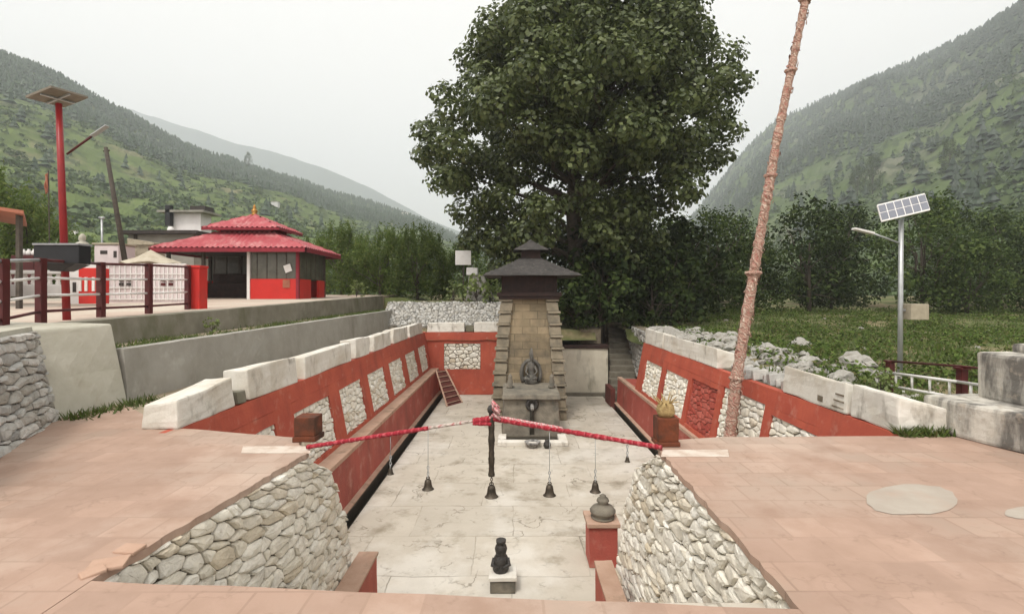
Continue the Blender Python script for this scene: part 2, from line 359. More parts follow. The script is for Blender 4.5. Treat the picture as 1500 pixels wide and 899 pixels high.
def clothmat(name, cols, scale, ang, dist=4.5, nsc=1.7):
    m = bpy.data.materials.new(name); m.use_nodes = True
    n = m.node_tree.nodes; l = m.node_tree.links; b = n['Principled BSDF']; b.inputs['Roughness'].default_value = .9
    tc = n.new('ShaderNodeTexCoord'); mp = n.new('ShaderNodeMapping'); mp.inputs['Rotation'].default_value = ang
    l.new(tc.outputs['Object'], mp.inputs[0])
    wv = n.new('ShaderNodeTexWave'); wv.inputs['Scale'].default_value = scale; wv.inputs['Distortion'].default_value = dist
    wv.inputs['Detail'].default_value = 3; wv.inputs['Detail Scale'].default_value = 2.2; l.new(mp.outputs[0], wv.inputs[0])
    nz = n.new('ShaderNodeTexNoise'); nz.inputs['Scale'].default_value = nsc; nz.inputs['Detail'].default_value = 4; l.new(tc.outputs['Object'], nz.inputs[0])
    ad = n.new('ShaderNodeMath'); ad.operation = 'MULTIPLY_ADD'; ad.inputs[1].default_value = .55
    sb = n.new('ShaderNodeMath'); sb.operation = 'MULTIPLY'; sb.inputs[1].default_value = .6
    l.new(nz.outputs[0], sb.inputs[0]); l.new(wv.outputs['Fac'], ad.inputs[0]); l.new(sb.outputs[0], ad.inputs[2])
    r = n.new('ShaderNodeValToRGB'); els = r.color_ramp.elements
    els[0].position = .12; els[0].color = (*cols[0], 1); els[1].position = .9; els[1].color = (*cols[-1], 1)
    for i, c in enumerate(cols[1:-1]): els.new(.12 + .78 * (i + 1) / (len(cols) - 1)).color = (*c, 1)
    l.new(ad.outputs[0], r.inputs[0]); l.new(r.outputs[0], b.inputs['Base Color'])
    bp = n.new('ShaderNodeBump'); bp.inputs['Strength'].default_value = .6; bp.inputs['Distance'].default_value = .03
    l.new(wv.outputs['Fac'], bp.inputs['Height']); l.new(bp.outputs[0], b.inputs['Normal'])
    return m
WRAP = clothmat('wrapped_prayer_cloth', [(.10, .055, .04), (.34, .12, .095), (.44, .29, .22), (.22, .08, .06), (.50, .40, .30), (.34, .16, .125), (.56, .47, .38)], 3.6, (.3, .7, .2), 14, 13)
REDCLOTH = clothmat('red_wrapped_cloth', [(.20, .012, .02), (.34, .018, .032), (.27, .014, .025), (.38, .03, .045), (.43, .09, .10)], 5, (0, 0, .5))
PALECLOTH = clothmat('faded_striped_cloth', [(.05, .035, .03), (.5, .42, .36), (.55, .47, .42), (.3, .04, .045)], 4.5, (0, 0, .9))
PINKCLOTH = clothmat('pink_red_cloth', [(.45, .03, .05), (.6, .3, .3), (.66, .48, .46), (.4, .05, .06)], 9, (0, .7, .4))

LEAF_TREE = leafmat('big_tree_leaves', [(.038, .053, .017), (.065, .086, .027), (.095, .12, .038), (.15, .175, .065), (.05, .068, .023), (.115, .142, .046)], trans=.3, rough=.42)  # random tones widened to stand for lit and shaded leaves
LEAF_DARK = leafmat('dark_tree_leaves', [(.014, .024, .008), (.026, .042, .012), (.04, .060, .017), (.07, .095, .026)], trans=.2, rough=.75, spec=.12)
LEAF_WILLOW = leafmat('willow_leaves', [(.085, .13, .03), (.125, .175, .045), (.06, .095, .022), (.19, .225, .065)], trans=.45, rough=.8, spec=.1)
LEAF_LIGHT = leafmat('light_green_leaves', [(.16, .21, .06), (.22, .27, .09), (.12, .16, .05)], trans=.35)
LEAF_HILL = leafmat('hillside_bush_leaves', [(.05, .085, .024), (.075, .12, .034), (.034, .06, .018), (.10, .145, .042)], trans=.2)
LEAF_WEED = leafmat('meadow_weed_leaves', [(.05, .085, .02), (.09, .135, .032), (.13, .18, .045), (.035, .055, .016), (.16, .15, .06)], trans=.3, rough=.85, spec=.08)
LEAF_MID = leafmat('mid_green_tree_leaves', [(.026, .044, .013), (.045, .07, .019), (.065, .095, .026), (.10, .13, .036)], trans=.25, rough=.8, spec=.1)
NEEDLE = leafmat('conifer_needles', [(.020, .040, .020), (.03, .056, .026), (.042, .07, .032)], trans=.1)
GRASSM = leafmat('meadow_grass_blades', [(.08, .125, .024), (.12, .165, .035), (.05, .085, .018), (.16, .155, .06)], trans=.4)

# ------------------------------------------------------------------ stone fields
def cells(nx, ny, rng, jit=.40):
    pts = {}
    for j in range(-2, ny + 2):
        for i in range(-2, nx + 2):
            pts[i, j] = (i + .5 + (.5 if j % 2 else 0) - .25 + rng.uniform(-jit, jit), j + .5 + rng.uniform(-jit * .75, jit * .75), rng.uniform(-.42, .42))
    out = []
    for j in range(-1, ny + 1):
        for i in range(-1, nx + 1):
            p = pts[i, j]; poly = [(p[0] - 2, p[1] - 2), (p[0] + 2, p[1] - 2), (p[0] + 2, p[1] + 2), (p[0] - 2, p[1] + 2)]
            cl = []
            for a in range(i - 2, i + 3):
                for b in range(j - 2, j + 3):
                    if (a, b) == (i, j) or (a, b) not in pts: continue
                    q = pts[a, b]; dx, dy = q[0] - p[0], q[1] - p[1]; tt = min(.82, max(.18, .5 + (p[2] - q[2]) / (2 * (dx * dx + dy * dy) + 1e-6)))
                    cl.append((p[0] + dx * tt, p[1] + dy * tt, dx, dy))
            cl += [(0, 0, -1, 0), (nx, 0, 1, 0), (0, 0, 0, -1), (0, ny, 0, 1)]
            for mx_, my_, nx_, ny_ in cl:
                res = []; m = len(poly)
                for k in range(m):
                    a = poly[k]; b = poly[(k + 1) % m]
                    da = (a[0] - mx_) * nx_ + (a[1] - my_) * ny_; db = (b[0] - mx_) * nx_ + (b[1] - my_) * ny_
                    if da <= 0: res.append(a)
                    if (da < 0 < db) or (db < 0 < da):
                        t = da / (da - db); res.append((a[0] + (b[0] - a[0]) * t, a[1] + (b[1] - a[1]) * t))
                poly = res
                if len(poly) < 3: break
            if len(poly) >= 3: out.append(poly)
    return out

def stones(mb, mapper, W, H, sx, sy, depth, seed, gap=.012, rough=.25):
    rng = random.Random(seed)
    nx = max(1, round(W / sx)); ny = max(1, round(H / sy)); ax = W / nx; ay = H / ny
    for poly in cells(nx, ny, rng):
        poly = [(x * ax, y * ay) for x, y in poly]
        cx = sum(p[0] for p in poly) / len(poly); cy = sum(p[1] for p in poly) / len(poly)
        size = max(max(abs(p[0] - cx) for p in poly), max(abs(p[1] - cy) for p in poly))
        if size < .02: continue
        # round the corners
        r = []; m = len(poly)
        for k in range(m):
            a = poly[k]; b = poly[(k + 1) % m]
            for t in (.14, .86): r.append((a[0] + (b[0] - a[0]) * t, a[1] + (b[1] - a[1]) * t))
        m = len(r)
        d = depth * rng.uniform(.55, 1.2); tx = rng.uniform(-.35, .35) * d / size; ty = rng.uniform(-.35, .35) * d / size
        o = len(mb.v)
        def ring(inset, h, flat):
            for x, y in r:
                L = math.hypot(x - cx, y - cy) + 1e-6; s = max(.15, 1 - inset / L)
                qx = cx + (x - cx) * s; qy = cy + (y - cy) * s
                jx = rng.uniform(-1, 1) * rough * .05 * size; hh = h + flat * (tx * (qx - cx) + ty * (qy - cy)) + rng.uniform(-1, 1) * rough * .12 * d * flat
                mb.v.append(tuple(mapper(qx + jx, qy + jx * .5, hh)))
        ring(gap, -.01, 0); ring(gap * 1.2, d * .5, .4); ring(gap + size * .14, d * .88, .9); ring(gap + size * .42, d, 1)
        mb.v.append(tuple(mapper(cx, cy, d * 1.02)))
        for q in range(3):
            for k in range(m):
                a = o + q * m + k; b = o + q * m + (k + 1) % m
                mb.f.append([a, b, b + m, a + m]); mb.mi.append(0)
        c = o + 4 * m
        for k in range(m): mb.f.append([o + 3 * m + k, o + 3 * m + (k + 1) % m, c]); mb.mi.append(0)

# ------------------------------------------------------------------ foliage
def leaf_quads(P, N, size, rng, aspect=.62, jit=.55):
    """a folded-free diamond leaf at each point P, facing roughly N"""
    n = len(P)
    N = N + rng.normal(0, jit, (n, 3)); N /= np.linalg.norm(N, axis=1)[:, None] + 1e-9
    A = rng.normal(0, 1, (n, 3)); A[:, 2] -= .5
    A -= N * np.sum(A * N, 1)[:, None]; A /= np.linalg.norm(A, axis=1)[:, None] + 1e-9
    B = np.cross(N, A); s = (size * rng.uniform(.65, 1.3, n))[:, None]
    V = np.empty((n, 4, 3)); V[:, 0] = P - A * s * .5; V[:, 1] = P + B * s * .5 * aspect + A * s * .05
    V[:, 2] = P + A * s * .5; V[:, 3] = P - B * s * .5 * aspect + A * s * .05
    return V.reshape(-1, 3), np.arange(n * 4).reshape(-1, 4)

def clump_points(cs, rs, per, rng, flat=.75, shell=.55):
    """leaves in a shell round every clump centre"""
    P = []; N = []
    for c, r in zip(cs, rs):
        k = max(6, int(per * (r ** 2)))
        d = rng.normal(0, 1, (k, 3)); d /= np.linalg.norm(d, axis=1)[:, None]
        rad = r * (shell + (1 - shell) * rng.random(k) ** .6) * rng.uniform(.85, 1.12, k)
        p = np.array(c) + d * rad[:, None] * np.array([1, 1, flat])
        P.append(p); N.append(d + np.array([0, 0, .5]))
    return np.concatenate(P), np.concatenate(N)

# ------------------------------------------------------------------ GROUND
def sstep(a, b, x):
    t = np.clip((x - a) / (b - a), 0, 1); return t * t * (3 - 2 * t)
def plaza_z(y): return 1.17 + .43 * np.clip((y - 9) / 18, -.3, 1.6)
def nz2(x, y, s, seed=0.0):
    return mnoise.noise(Vector((x * s + seed, y * s - seed, seed * .37)))
def ground_h(x, y):
    r = -.62 + .5 * sstep(9.5, 15, y) + .62 * sstep(15, 40, y) + 1.0 * sstep(40, 60, y)
    r += .22 * sstep(10, 12, y) * (1 - sstep(20, 24, y)) * sstep(5.2, 6.0, x) * (1 - sstep(7.2, 9.5, x))
    back = .0 + 1.35 * sstep(23.4, 26.2, y) + .3 * sstep(28, 60, y)
    backr = .05 + .4 * sstep(23.4, 40, y) + 1.0 * sstep(40, 60, y)
    mid = back * (1 - sstep(-.8, 1.5, x)) + backr * sstep(-.8, 1.5, x)
    left = plaza_z(y) - .12
    z = mid * (1 - sstep(4.6, 5.6, x)) + r * sstep(4.6, 5.6, x)
    zl = left
    k = sstep(-6.2, -5.6, x)
    # between the lower wall and the tank the strip lies at terrace level
    if x < -5.6: z = zl * (1 - k) + z * k
    if x < -5.9 and y < 28: z = -.35 if x > -7.3 else z
    if y < 23.3 and -7.3 < x < 5.1: z = -.35
    if y < 28 and -7.3 < x < -5.5: z = -.35
    if y < 6.2 and x > 4: z = min(z, -.35)
    if x > 6.5 and y > 13: z += (.22 * nz2(x, y, .23, 3.0) + .12 * nz2(x, y, .6, 5.0)) * min(1, (y - 13) / 4)
    if y > 6: z += .05 * nz2(x, y, .7) + .03 * nz2(x, y, 2.3)
    return float(z)

def build_ground():
    xs = np.concatenate([np.linspace(-75, -16, 50), np.linspace(-15.4, 16, 90), np.linspace(17, 95, 60)])
    ys = np.concatenate([np.linspace(-30, 1, 12), np.linspace(1.6, 32, 84), np.linspace(33, 130, 60)])
    V = []; idx = {}
    for j, y in enumerate(ys):
        for i, x in enumerate(xs):
            h = ground_h(x, y)
            if y < 2: h = -.35
            idx[i, j] = len(V); V.append((x, y, h))
    Fq = []
    for j in range(len(ys) - 1):
        for i in range(len(xs) - 1):
            cx = (xs[i] + xs[i + 1]) / 2; cy = (ys[j] + ys[j + 1]) / 2
            if -5.0 < cx < 4.95 and -1 < cy < 23.0: continue       # the tank
            if 3.7 < cx < 5.2 and 20.2 < cy < 26.6: continue       # the far stairs
            Fq.append((idx[i, j], idx[i + 1, j], idx[i + 1, j + 1], idx[i, j + 1]))
    g = mat('meadow_ground', (.105, .125, .04), (.075, .085, .03), scale=.9, bump=.6, bscale=6, rough=1,
            stain=(.24, .18, .11), sscale=.35, slo=.48, shi=.6, samt=.75, stain2=(.05, .065, .022), s2scale=1.3, s2lo=.52, s2hi=.64, s2amt=.6)[0]
    o = npmesh('ground', V, Fq, g, smooth=True); struct(o)
    return o
build_ground()

# wide valley floor under the hills
mb = MB(); mb.add([(-3450, -60, -4.2), (3450, -60, -4.2), (3450, 3250, -4.2), (-3450, 3250, -4.2)], [(0, 1, 2, 3)])
VALLEY = mm('valley_grass', (.07, .09, .035), (.045, .06, .025), scale=.02, bump=0, rough=1)
struct(mb.build('terrain', VALLEY, fixn=False))

# ------------------------------------------------------------------ HILLS
def make_hill(name, ridge, dist, Yb, zb, mat_, nu=150, ntt=70, amp=.055, p=1.15, terr=0.0, seed=3.0):
    """ridge: (u, v) silhouette; dist: (u, Y) distance of the ridge; real slopes rising away from the valley floor"""
    us = np.linspace(ridge[0][0], ridge[-1][0], nu)
    grid = np.zeros((ntt + 14, nu, 3))
    for i, u in enumerate(us):
        v = interp(u, ridge); Y = interp(u, dist); Zr = EYE + (CV - v) * Y / F
        yb = interp(u, Yb) if hasattr(Yb, '__len__') else Yb
        for j in range(ntt + 14):
            t = j / (ntt - 1)
            if t <= 1:
                y = lerp(yb, Y, t); z = zb + (Zr - zb) * (t ** p)
            else:                                   # the far side falls away
                y = Y * (1 + (t - 1) * 1.2); z = Zr * (1 - (t - 1) * 2.4)
            x = (u - CU) * y / F
            h = Zr - zb
            n1 = mnoise.fractal(Vector((x * .012 + seed, y * .009, seed)), 1.0, 2.1, 4)
            k = min(1, t * 3) * (1 - .75 * max(0, 1 - abs(t - 1) * 6))
            z += n1 * h * amp * k * 2
            if terr and .03 < t < .62:
                st = terr; q = z / st; fl = math.floor(q); fr = q - fl
                z = lerp(z, (fl + min(1, max(0, (fr - .62) / .38))) * st, .8 * (1 - max(0, (t - .45) / .17)))
            grid[j, i] = (x, y, z)
    V = grid.reshape(-1, 3); n = nu; R = ntt + 14
    J, I = np.meshgrid(np.arange(R - 1), np.arange(nu - 1), indexing='ij')
    a = (J * n + I).ravel()
    Fq = np.stack([a, a + 1, a + n + 1, a + n], 1)
    o = npmesh(name, V, Fq, mat_, smooth=False); struct(o)
    return grid[:ntt], us

HILLM = mm('hill_grass_and_scrub', (.13, .175, .048), (.075, .11, .03), scale=.05, bump=.0, rough=1,
           stain=(.24, .2, .125), sscale=.035, slo=.55, shi=.66, samt=.6, stain2=(.03, .045, .02), s2scale=.12, s2lo=.5, s2hi=.6, s2amt=.7)
HILLR = mm('hill_forest_floor', (.10, .14, .042), (.06, .09, .03), scale=.03, bump=.0, rough=1,
           stain=(.2, .185, .15), sscale=.012, slo=.56, shi=.66, samt=.6, stain2=(.03, .045, .022), s2scale=.09, s2lo=.5, s2hi=.6, s2amt=.7)
FARM = mm('far_ridge_forest', (.05, .07, .04), (.035, .05, .03), scale=.004, bump=0, rough=1)
RL = [(-700, -330), (-300, -110), (-100, 25), (0, 84), (60, 105), (110, 130), (150, 152), (200, 178), (250, 205), (300, 226), (340, 236), (380, 250), (430, 262), (480, 282), (540, 297), (600, 318), (640, 333), (700, 362), (760, 392), (800, 420)]
DL = [(-700, 270), (-300, 320), (0, 400), (300, 560), (500, 760), (640, 950), (800, 1100)]
gl, ul = make_hill('hill', RL, DL, 66, 1.4, HILLM, nu=190, ntt=96, p=1.12, terr=5.0, amp=.03, seed=3.3)
RR = [(880, 418), (940, 375), (1000, 335), (1040, 285), (1080, 235), (1105, 205), (1130, 182), (1200, 152), (1260, 122), (1320, 100), (1380, 76), (1430, 45), (1500, 6), (1600, -55), (1800, -190), (2150, -390)]
DR = [(880, 1500), (1000, 1250), (1130, 1000), (1300, 760), (1500, 560), (1800, 420), (2150, 330)]
gr, ur = make_hill('hill', RR, DR, [(880, 240), (1200, 130), (1500, 75), (2150, 66)], .8, HILLR, nu=170, ntt=96, p=1.15, terr=6.0, amp=.035, seed=8.1)
RF = [(-300, 120), (60, 140), (170, 154), (230, 172), (290, 190), (330, 207), (400, 222), (450, 240), (500, 256), (560, 284), (620, 318), (700, 350), (900, 385), (1100, 415)]
make_hill('mountain', RF, [(-300, 2050), (1100, 2250)], 1500, 0, FARM, nu=120, ntt=30, amp=.03, seed=14)

def conifer(rng, h, w):
    """one jagged conifer as a short list of triangles"""
    V = []; Fq = []
    tiers = 3
    for t in range(tiers):
        z0 = h * (.12 + .27 * t); z1 = h * (.5 + .25 * t); r = w * (1 - .27 * t)
        o = len(V); k = 6; a0 = rng.uniform(0, 6.28)
        V.append((rng.uniform(-.05, .05) * h, 0, z1))
        for q in range(k):
            a = a0 + 6.2832 * q / k; rr = r * rng.uniform(.65, 1.2)
            V.append((rr * math.cos(a), rr * math.sin(a), z0 + rng.uniform(-.05, .05) * h))
        for q in range(k): Fq.append((o, o + 1 + q, o + 1 + (q + 1) % k))
    return V, Fq
def scatter_forest(name, grid, n, tsel, hr, seed, label):
    rng = random.Random(seed); V = []; Fq = []
    protos = [conifer(rng, 1.0, rng.uniform(.22, .42)) for _ in range(12)]
    R, Cn, _ = grid.shape; c = 0; tries = 0
    while c < n and tries < n * 12:
        tries += 1
        j = rng.random() * (R - 1.01); i = rng.random() * (Cn - 1.01); t = j / (R - 1)
        a = grid[int(j), int(i)]; b = grid[min(R - 1, int(j) + 1), min(Cn - 1, int(i) + 1)]
        fj, fi = j - int(j), i - int(i)
        P = (grid[int(j), int(i)] * (1 - fj) * (1 - fi) + grid[int(j) + 1, int(i)] * fj * (1 - fi) + grid[int(j), int(i) + 1] * (1 - fj) * fi + grid[int(j) + 1, int(i) + 1] * fj * fi)
        if rng.random() > tsel(t, P, rng): continue
        h = rng.uniform(*hr); o = len(V); pv, pf = protos[rng.randrange(12)]
        V.extend([(P[0] + x * h, P[1] + y * h, P[2] - .4 + z * h) for x, y, z in pv]); Fq.extend([(a_ + o, b_ + o, c_ + o) for a_, b_, c_ in pf]); c += 1
    o = npmesh(name, V, Fq, NEEDLE); tag(o, label, 'forest', kind='stuff'); return o
def fsel_left(t, P, rng):
    e = .50 + .12 * mnoise.noise(Vector((P[0] * .012, P[1] * .01, 1)))
    return 1.0 if t > e else (.015 if t > .25 else .0)
def fsel_right(t, P, rng):
    nzv = mnoise.noise(Vector((P[0] * .011, P[1] * .008, 5)))
    e = interp(P[0] / P[1], [(.2, .15), (.6, .35), (1, .5)]) + .1 * nzv
    return (.95 if nzv > -.25 else .45) if t > e else (.06 if t > .1 else 0)
scatter_forest('forest', gl, 15000, fsel_left, (3.5, 8), 5, 'dark conifer forest covering the upper left hillside')
scatter_forest('forest', gr, 14000, fsel_right, (5, 10.5), 6, 'hazy conifer forest covering the upper right hillside')

def scatter_bushes(name, grid, n, tmax, sr, seed, label):
    rng = random.Random(seed); nr = np.random.default_rng(seed); R, Cn, _ = grid.shape; Ps = []; S = []
    while len(Ps) < n:
        t = rng.random() ** 1.4 * tmax; j = min(R - 2, int(t * (R - 1))); i = rng.randrange(Cn - 1)
        P = lerp(grid[j, i], grid[j + 1, i + 1], rng.random())
        if mnoise.noise(Vector((P[0] * .03, P[1] * .03, 9))) < -.1 and rng.random() < .75: continue
        Ps.append(P); S.append(rng.uniform(*sr))
    Ps = np.array(Ps); S = np.array(S); k = 22
    d = nr.normal(0, 1, (n, k, 3)); d /= np.linalg.norm(d, axis=2)[:, :, None]; d[:, :, 2] = np.abs(d[:, :, 2])
    P = Ps[:, None, :] + d * S[:, None, None] * nr.uniform(.5, 1.05, (n, k, 1)) * np.array([1, 1, .9])
    V, Fq = leaf_quads(P.reshape(-1, 3), d.reshape(-1, 3), 1.0, nr, .8)
    V = V.reshape(-1, 4, 3); cc = P.reshape(-1, 1, 3); V = cc + (V - cc) * np.repeat(S, k)[:, None, None] * .62
    o = npmesh(name, V.reshape(-1, 3), Fq, LEAF_HILL); tag(o, label, 'bushes', kind='stuff'); return o
scatter_bushes('shrubbery', gl, 5200, .56, (.9, 2.8), 11, 'green scrub and hedges on the terraced left hillside')
scatter_bushes('shrubbery', gr, 3600, .55, (1.1, 3.0), 12, 'green scrub on the terraced right hillside')

# ------------------------------------------------------------------ TANK
D = -2.8
YB = 22.9
mb = MB(); mb.box(-3.16, 3.84, 1.5, YB + .05, D - .3, D)
struct(mb.build('floor', FLOORM))
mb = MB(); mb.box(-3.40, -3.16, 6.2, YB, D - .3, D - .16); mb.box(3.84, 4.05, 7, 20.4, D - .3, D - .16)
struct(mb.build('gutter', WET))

BAT = .19
def side_wall(sgn, xt, xl_in, xfoot, y0, y1, ylow1, panels, name, label, redstones=None):
    t = thing(name, label, 'wall', (sgn * xt, y0, D))
    X = lambda z: sgn * (xt + BAT * z)                        # z<0: the face leans out at the foot
    xback = xt + .62
    mb = MB()                                                 # core, up to the panel backing 6 cm behind the face
    mb.extrude_y([(X(0) + sgn * .07, -.004), (X(-1.6) + sgn * .07, -1.6), (X(-1.6) + sgn * .07, D - .3), (sgn * xback, D - .3), (sgn * xback, -.004)], y0, y1)
    mb.build('core', MORTAR_D, t)
    # red framing
    mb = MB()
    def strip(ya, yb, za, zb):
        ya, yb = min(ya, yb), max(ya, yb)
        mb.hexa([(X(za), ya, za), (X(za) + sgn * .12, ya, za), (X(za) + sgn * .12, yb, za), (X(za), yb, za),
                 (X(zb), ya, zb), (X(zb) + sgn * .12, ya, zb), (X(zb) + sgn * .12, yb, zb), (X(zb), yb, zb)])
    edges = [y0]
    for a, b, zt in panels: edges += [a, b]
    edges.append(y1)
    strip(y0, y1, -.30, 0)
    for k in range(0, len(edges) - 1, 2):
        if edges[k + 1] - edges[k] > .02: strip(edges[k], edges[k + 1], -1.6, -.302)
    for a, b, zt in panels:
        if zt < -.31: strip(a + .002, b - .002, zt, -.304)
        strip(a + .002, b - .002, -1.6, -1.52)
    mb.build('red_frame', RED, t, rough=.008)
    for q, (a, b, zt) in enumerate(panels):
        m2 = MB(); H = zt + 1.52
        red = redstones == q
        stones(m2, lambda s, tt, h: (X(-1.52 + tt) + sgn * (.065 - h), a + s, -1.52 + tt), b - a, H, .22, .11, .028 if red else .05, 100 + q + (50 if sgn > 0 else 0), gap=.009)
        o = m2.build('stone_panel', STONE_RED if red else STONE, t, fixn=True)
        if red: plabel(o, 'panel of rubble painted red')
    # ledge with the low wall under it
    mb = MB()
    mb.extrude_y([(sgn * xl_in, -1.68), (sgn * xl_in, -1.6), (X(-1.6) + sgn * .09, -1.6), (X(-1.6) + sgn * .09, -1.68)], y0, ylow1)
    mb.build('ledge', PINKLEDGE, t, rough=.01)
    mb = MB()
    mb.extrude_y([(sgn * (xl_in + .02), -1.682), (sgn * xfoot, D + .16), (sgn * xfoot, D - .2), (sgn * xback, D - .2), (sgn * xback, -1.682)], y0, ylow1)
    mb.build('low_wall', REDLOW, t)
    mb = MB()
    mb.extrude_y([(sgn * (xfoot - .10), D + .14), (sgn * (xfoot - .10), D + .17), (sgn * (xfoot + .02), D + .20), (sgn * (xfoot + .02), D + .14)], y0, ylow1)
    mb.build('kerb', PINKLEDGE, t, rough=.01)
    mb = MB()
    mb.extrude_y([(sgn * (xfoot - .075), D + .135), (sgn * (xfoot + .0), D + .135), (sgn * (xfoot + .0), D - .3), (sgn * (xfoot - .075), D - .3)], y0, ylow1)
    mb.build('damp_foot', WET, t, rough=.01)
    return t
PL = [(6.9, 8.45, -.5), (9.15, 10.9, -.5), (11.5, 13.1, -.5), (13.7, 15.4, -.5), (16.0, 17.75, -.5), (18.4, 20.15, -.5), (20.8, 22.4, -.5)]
side_wall(-1, 4.06, 3.43, 3.40, 6.0, YB + .3, YB, PL, 'tank_side_wall', 'long red framed tank wall with seven rubble stone panels, left of the shrine')
PR = [(7.4, 8.75, -.42), (9.0, 10.8, -.31), (11.05, 12.65, -.42), (12.9, 14.8, -.5), (15.2, 17.0, -.5)]
side_wall(1, 4.45, 4.06, 4.04, 5.9, 17.75, 20.4, PR, 'tank_side_wall', 'red framed tank wall behind the leaning wrapped pole, right of the shrine', redstones=2)

# back wall, left of the shrine
t = thing('tank_back_wall', 'red tank wall with one square rubble panel beside the shrine', 'wall', (-2.4, YB, D))
mb = MB(); mb.box(-4.2, -.3, YB + .06, YB + .6, D - .3, 0); mb.build('core', MORTAR, t)
mb = MB()
px0, px1, pz0, pz1 = -3.2, -1.56, -1.66, -.5
mb.box(-4.05, px0, YB, YB + .1, -2.78, 0); mb.box(px1, -.3, YB, YB + .1, -2.78, 0)
mb.box(px0, px1, YB, YB + .1, pz1, 0); mb.box(px0, px1, YB, YB + .1, -2.78, pz0)
mb.build('red_frame', RED, t)
m2 = MB(); stones(m2, lambda s, tt, h: (px0 + s, YB + .065 - h, pz0 + tt), px1 - px0, pz1 - pz0, .22, .17, .06, 77); m2.build('stone_panel', STONE, t)
# plaster wall right of the shrine
t = thing('plaster_wall', 'stained cream plaster wall between the shrine and the far steps', 'wall', (3.2, YB, D))
mb = MB(); mb.box(1.6, 4.12, YB - .1, YB + .5, D - .2, -.72); mb.build('wall_face', mm('stained_cream_plaster', (.66, .61, .50), (.54, .49, .39), scale=2, bump=.3, rough=.9,
    stain=(.17, .15, .1), sscale=1.4, slo=.52, shi=.7, samt=.8, stretch=(1.2, 1, .4)), t)
mb = MB(); mb.box(1.6, 4.16, YB - .16, YB + .56, -.72, -.56); mb.build('coping', WOODDK, t, bevel=.02)
mb = MB(); mb.box(1.9, 4.0, YB - .34, YB - .1, D - .1, D + .14); mb.build('kerb', STEPST, t, bevel=.03)
# far steps
t = thing('stone_steps', 'dark stone steps climbing out of the tank beside the cream wall', 'steps', (4.5, 20.6, D))
mb = MB()
for k in range(13):
    ya = 20.5 + k * .46; xo = 3.75 + k * .07
    mb.box(xo + .12, xo + 1.22, ya, ya + .5 + .001 * k, D - .2 if k < 2 else D + .215 * (k - 1), D + .215 * (k + 1))
mb.build('treads', STEPST, t, bevel=.03, rough=.012)
mb = MB(); mb.box(3.78, 3.98, 20.4, 21.6, D - .2, D + .72); mb.build('red_cheek', REDDK, t, bevel=.02)
m2 = MB(); stones(m2, lambda s, tt, h: (4.98 - h + s * .08, 17.8 + s, -1.9 + tt), 8.4, 2.1, .3, .2, .09, 91)
m2.build('side_stones', STONE_GREY, t)
mb = MB(); mb.hexa([(5.02, 17.78, D - .2), (5.5, 17.78, D - .2), (6.2, 26.3, D - .2), (5.7, 26.3, D - .2), (5.02, 17.78, .2), (5.5, 17.78, .2), (6.2, 26.3, .2), (5.7, 26.3, .2)])
mb.hexa([(4.1, 26.35, -2), (6.2, 26.35, -2), (6.2, 26.8, -2), (4.1, 26.8, -2), (4.1, 26.35, .25), (6.2, 26.35, .25), (6.2, 26.8, .25), (4.1, 26.8, .25)])
mb.hexa([(3.0, 23.5, -1.2), (3.9, 23.45, -1.2), (4.5, 26.35, -1.2), (3.0, 26.35, -1.2), (3.0, 23.5, .1), (3.9, 23.45, .1), (4.5, 26.35, .1), (3.0, 26.35, .1)])
mb.build('side_bank', MORTAR, t)

# small ladder lying in the far left corner
t = thing('step_ladder', 'short red framed ladder leaning in the far corner of the tank', 'ladder', (-3.1, 21.8, D))
a0, a1 = Vector((-3.45, 22.2, -1.58)), Vector((-2.72, 20.4, D + .02)); b0, b1 = Vector((-3.1, 22.7, -1.6)), Vector((-2.2, 21.2, D + .02))
mb = MB(); mb.tube([a0, a1], .035, 6); mb.tube([b0, b1], .035, 6); mb.build('rail', PINKLEDGE, t)
mb = MB()
for k in range(7):
    f = (k + .5) / 7; p, q = a0.lerp(a1, f), b0.lerp(b1, f); mb.tube([p, q], .018, 6)
mb.build('rung', PINKLEDGE, t)
mb = MB(); off = Vector((0, 0, -.05)); mb.add([a0 + off, a1 + off, b1 + off, b0 + off, a0 + off * 1.6, a1 + off * 1.6, b1 + off * 1.6, b0 + off * 1.6], [(0, 1, 2, 3), (4, 7, 6, 5), (0, 4, 5, 1), (1, 5, 6, 2), (2, 6, 7, 3), (3, 7, 4, 0)])
mb.build('back_board', REDDK, t)

# ------------------------------------------------------------------ TERRACE and entrance stair
XLW = lambda y: -2.13 - .12 * max(0, 5.0 - y)
XRW = lambda y: 1.47
EL0, EL1 = Vector((-2.40, 2.89)), Vector((1.42, 2.63))          # the near platform's lip
lipY = lambda x: EL0.y + (x - EL0.x) * (EL1.y - EL0.y) / (EL1.x - EL0.x)
def jag(a, b, n, amp, rng):
    out = []
    for i in range(n):
        f = i / n; x = lerp(a[0], b[0], f); y = lerp(a[1], b[1], f)
        if 0 < i: x += rng.uniform(-amp, amp); y += rng.uniform(-amp, amp)
        out.append((x, y))
    return out
rng = random.Random(4)
TZ = 0.0
mb = MB()
left = [(-7.6, -3), (-2.395, -3), (-2.395, 2.9)] + jag((-2.395, 2.95), (-2.13, 5.28), 34, .014, rng) + [(-2.13, 5.28), (-2.35, 5.55)] + \
       jag((-2.42, 5.80), (-4.1, 6.22), 8, .015, rng) + [(-4.1, 6.22), (-5.0, 6.9), (-5.9, 7.7), (-7.6, 7.7)]
mb.prism(left, -.055, 0)
right = [(1.46, -3), (8, -3), (8, 5.4), (5.1, 5.9)] + jag((5.05, 5.88), (2.0, 5.83), 8, .012, rng) + [(1.7, 5.7), (1.5, 5.38)] + jag((1.5, 5.38), (1.46, 2.6), 34, .013, rng)
mb.prism(right, -.055, 0)
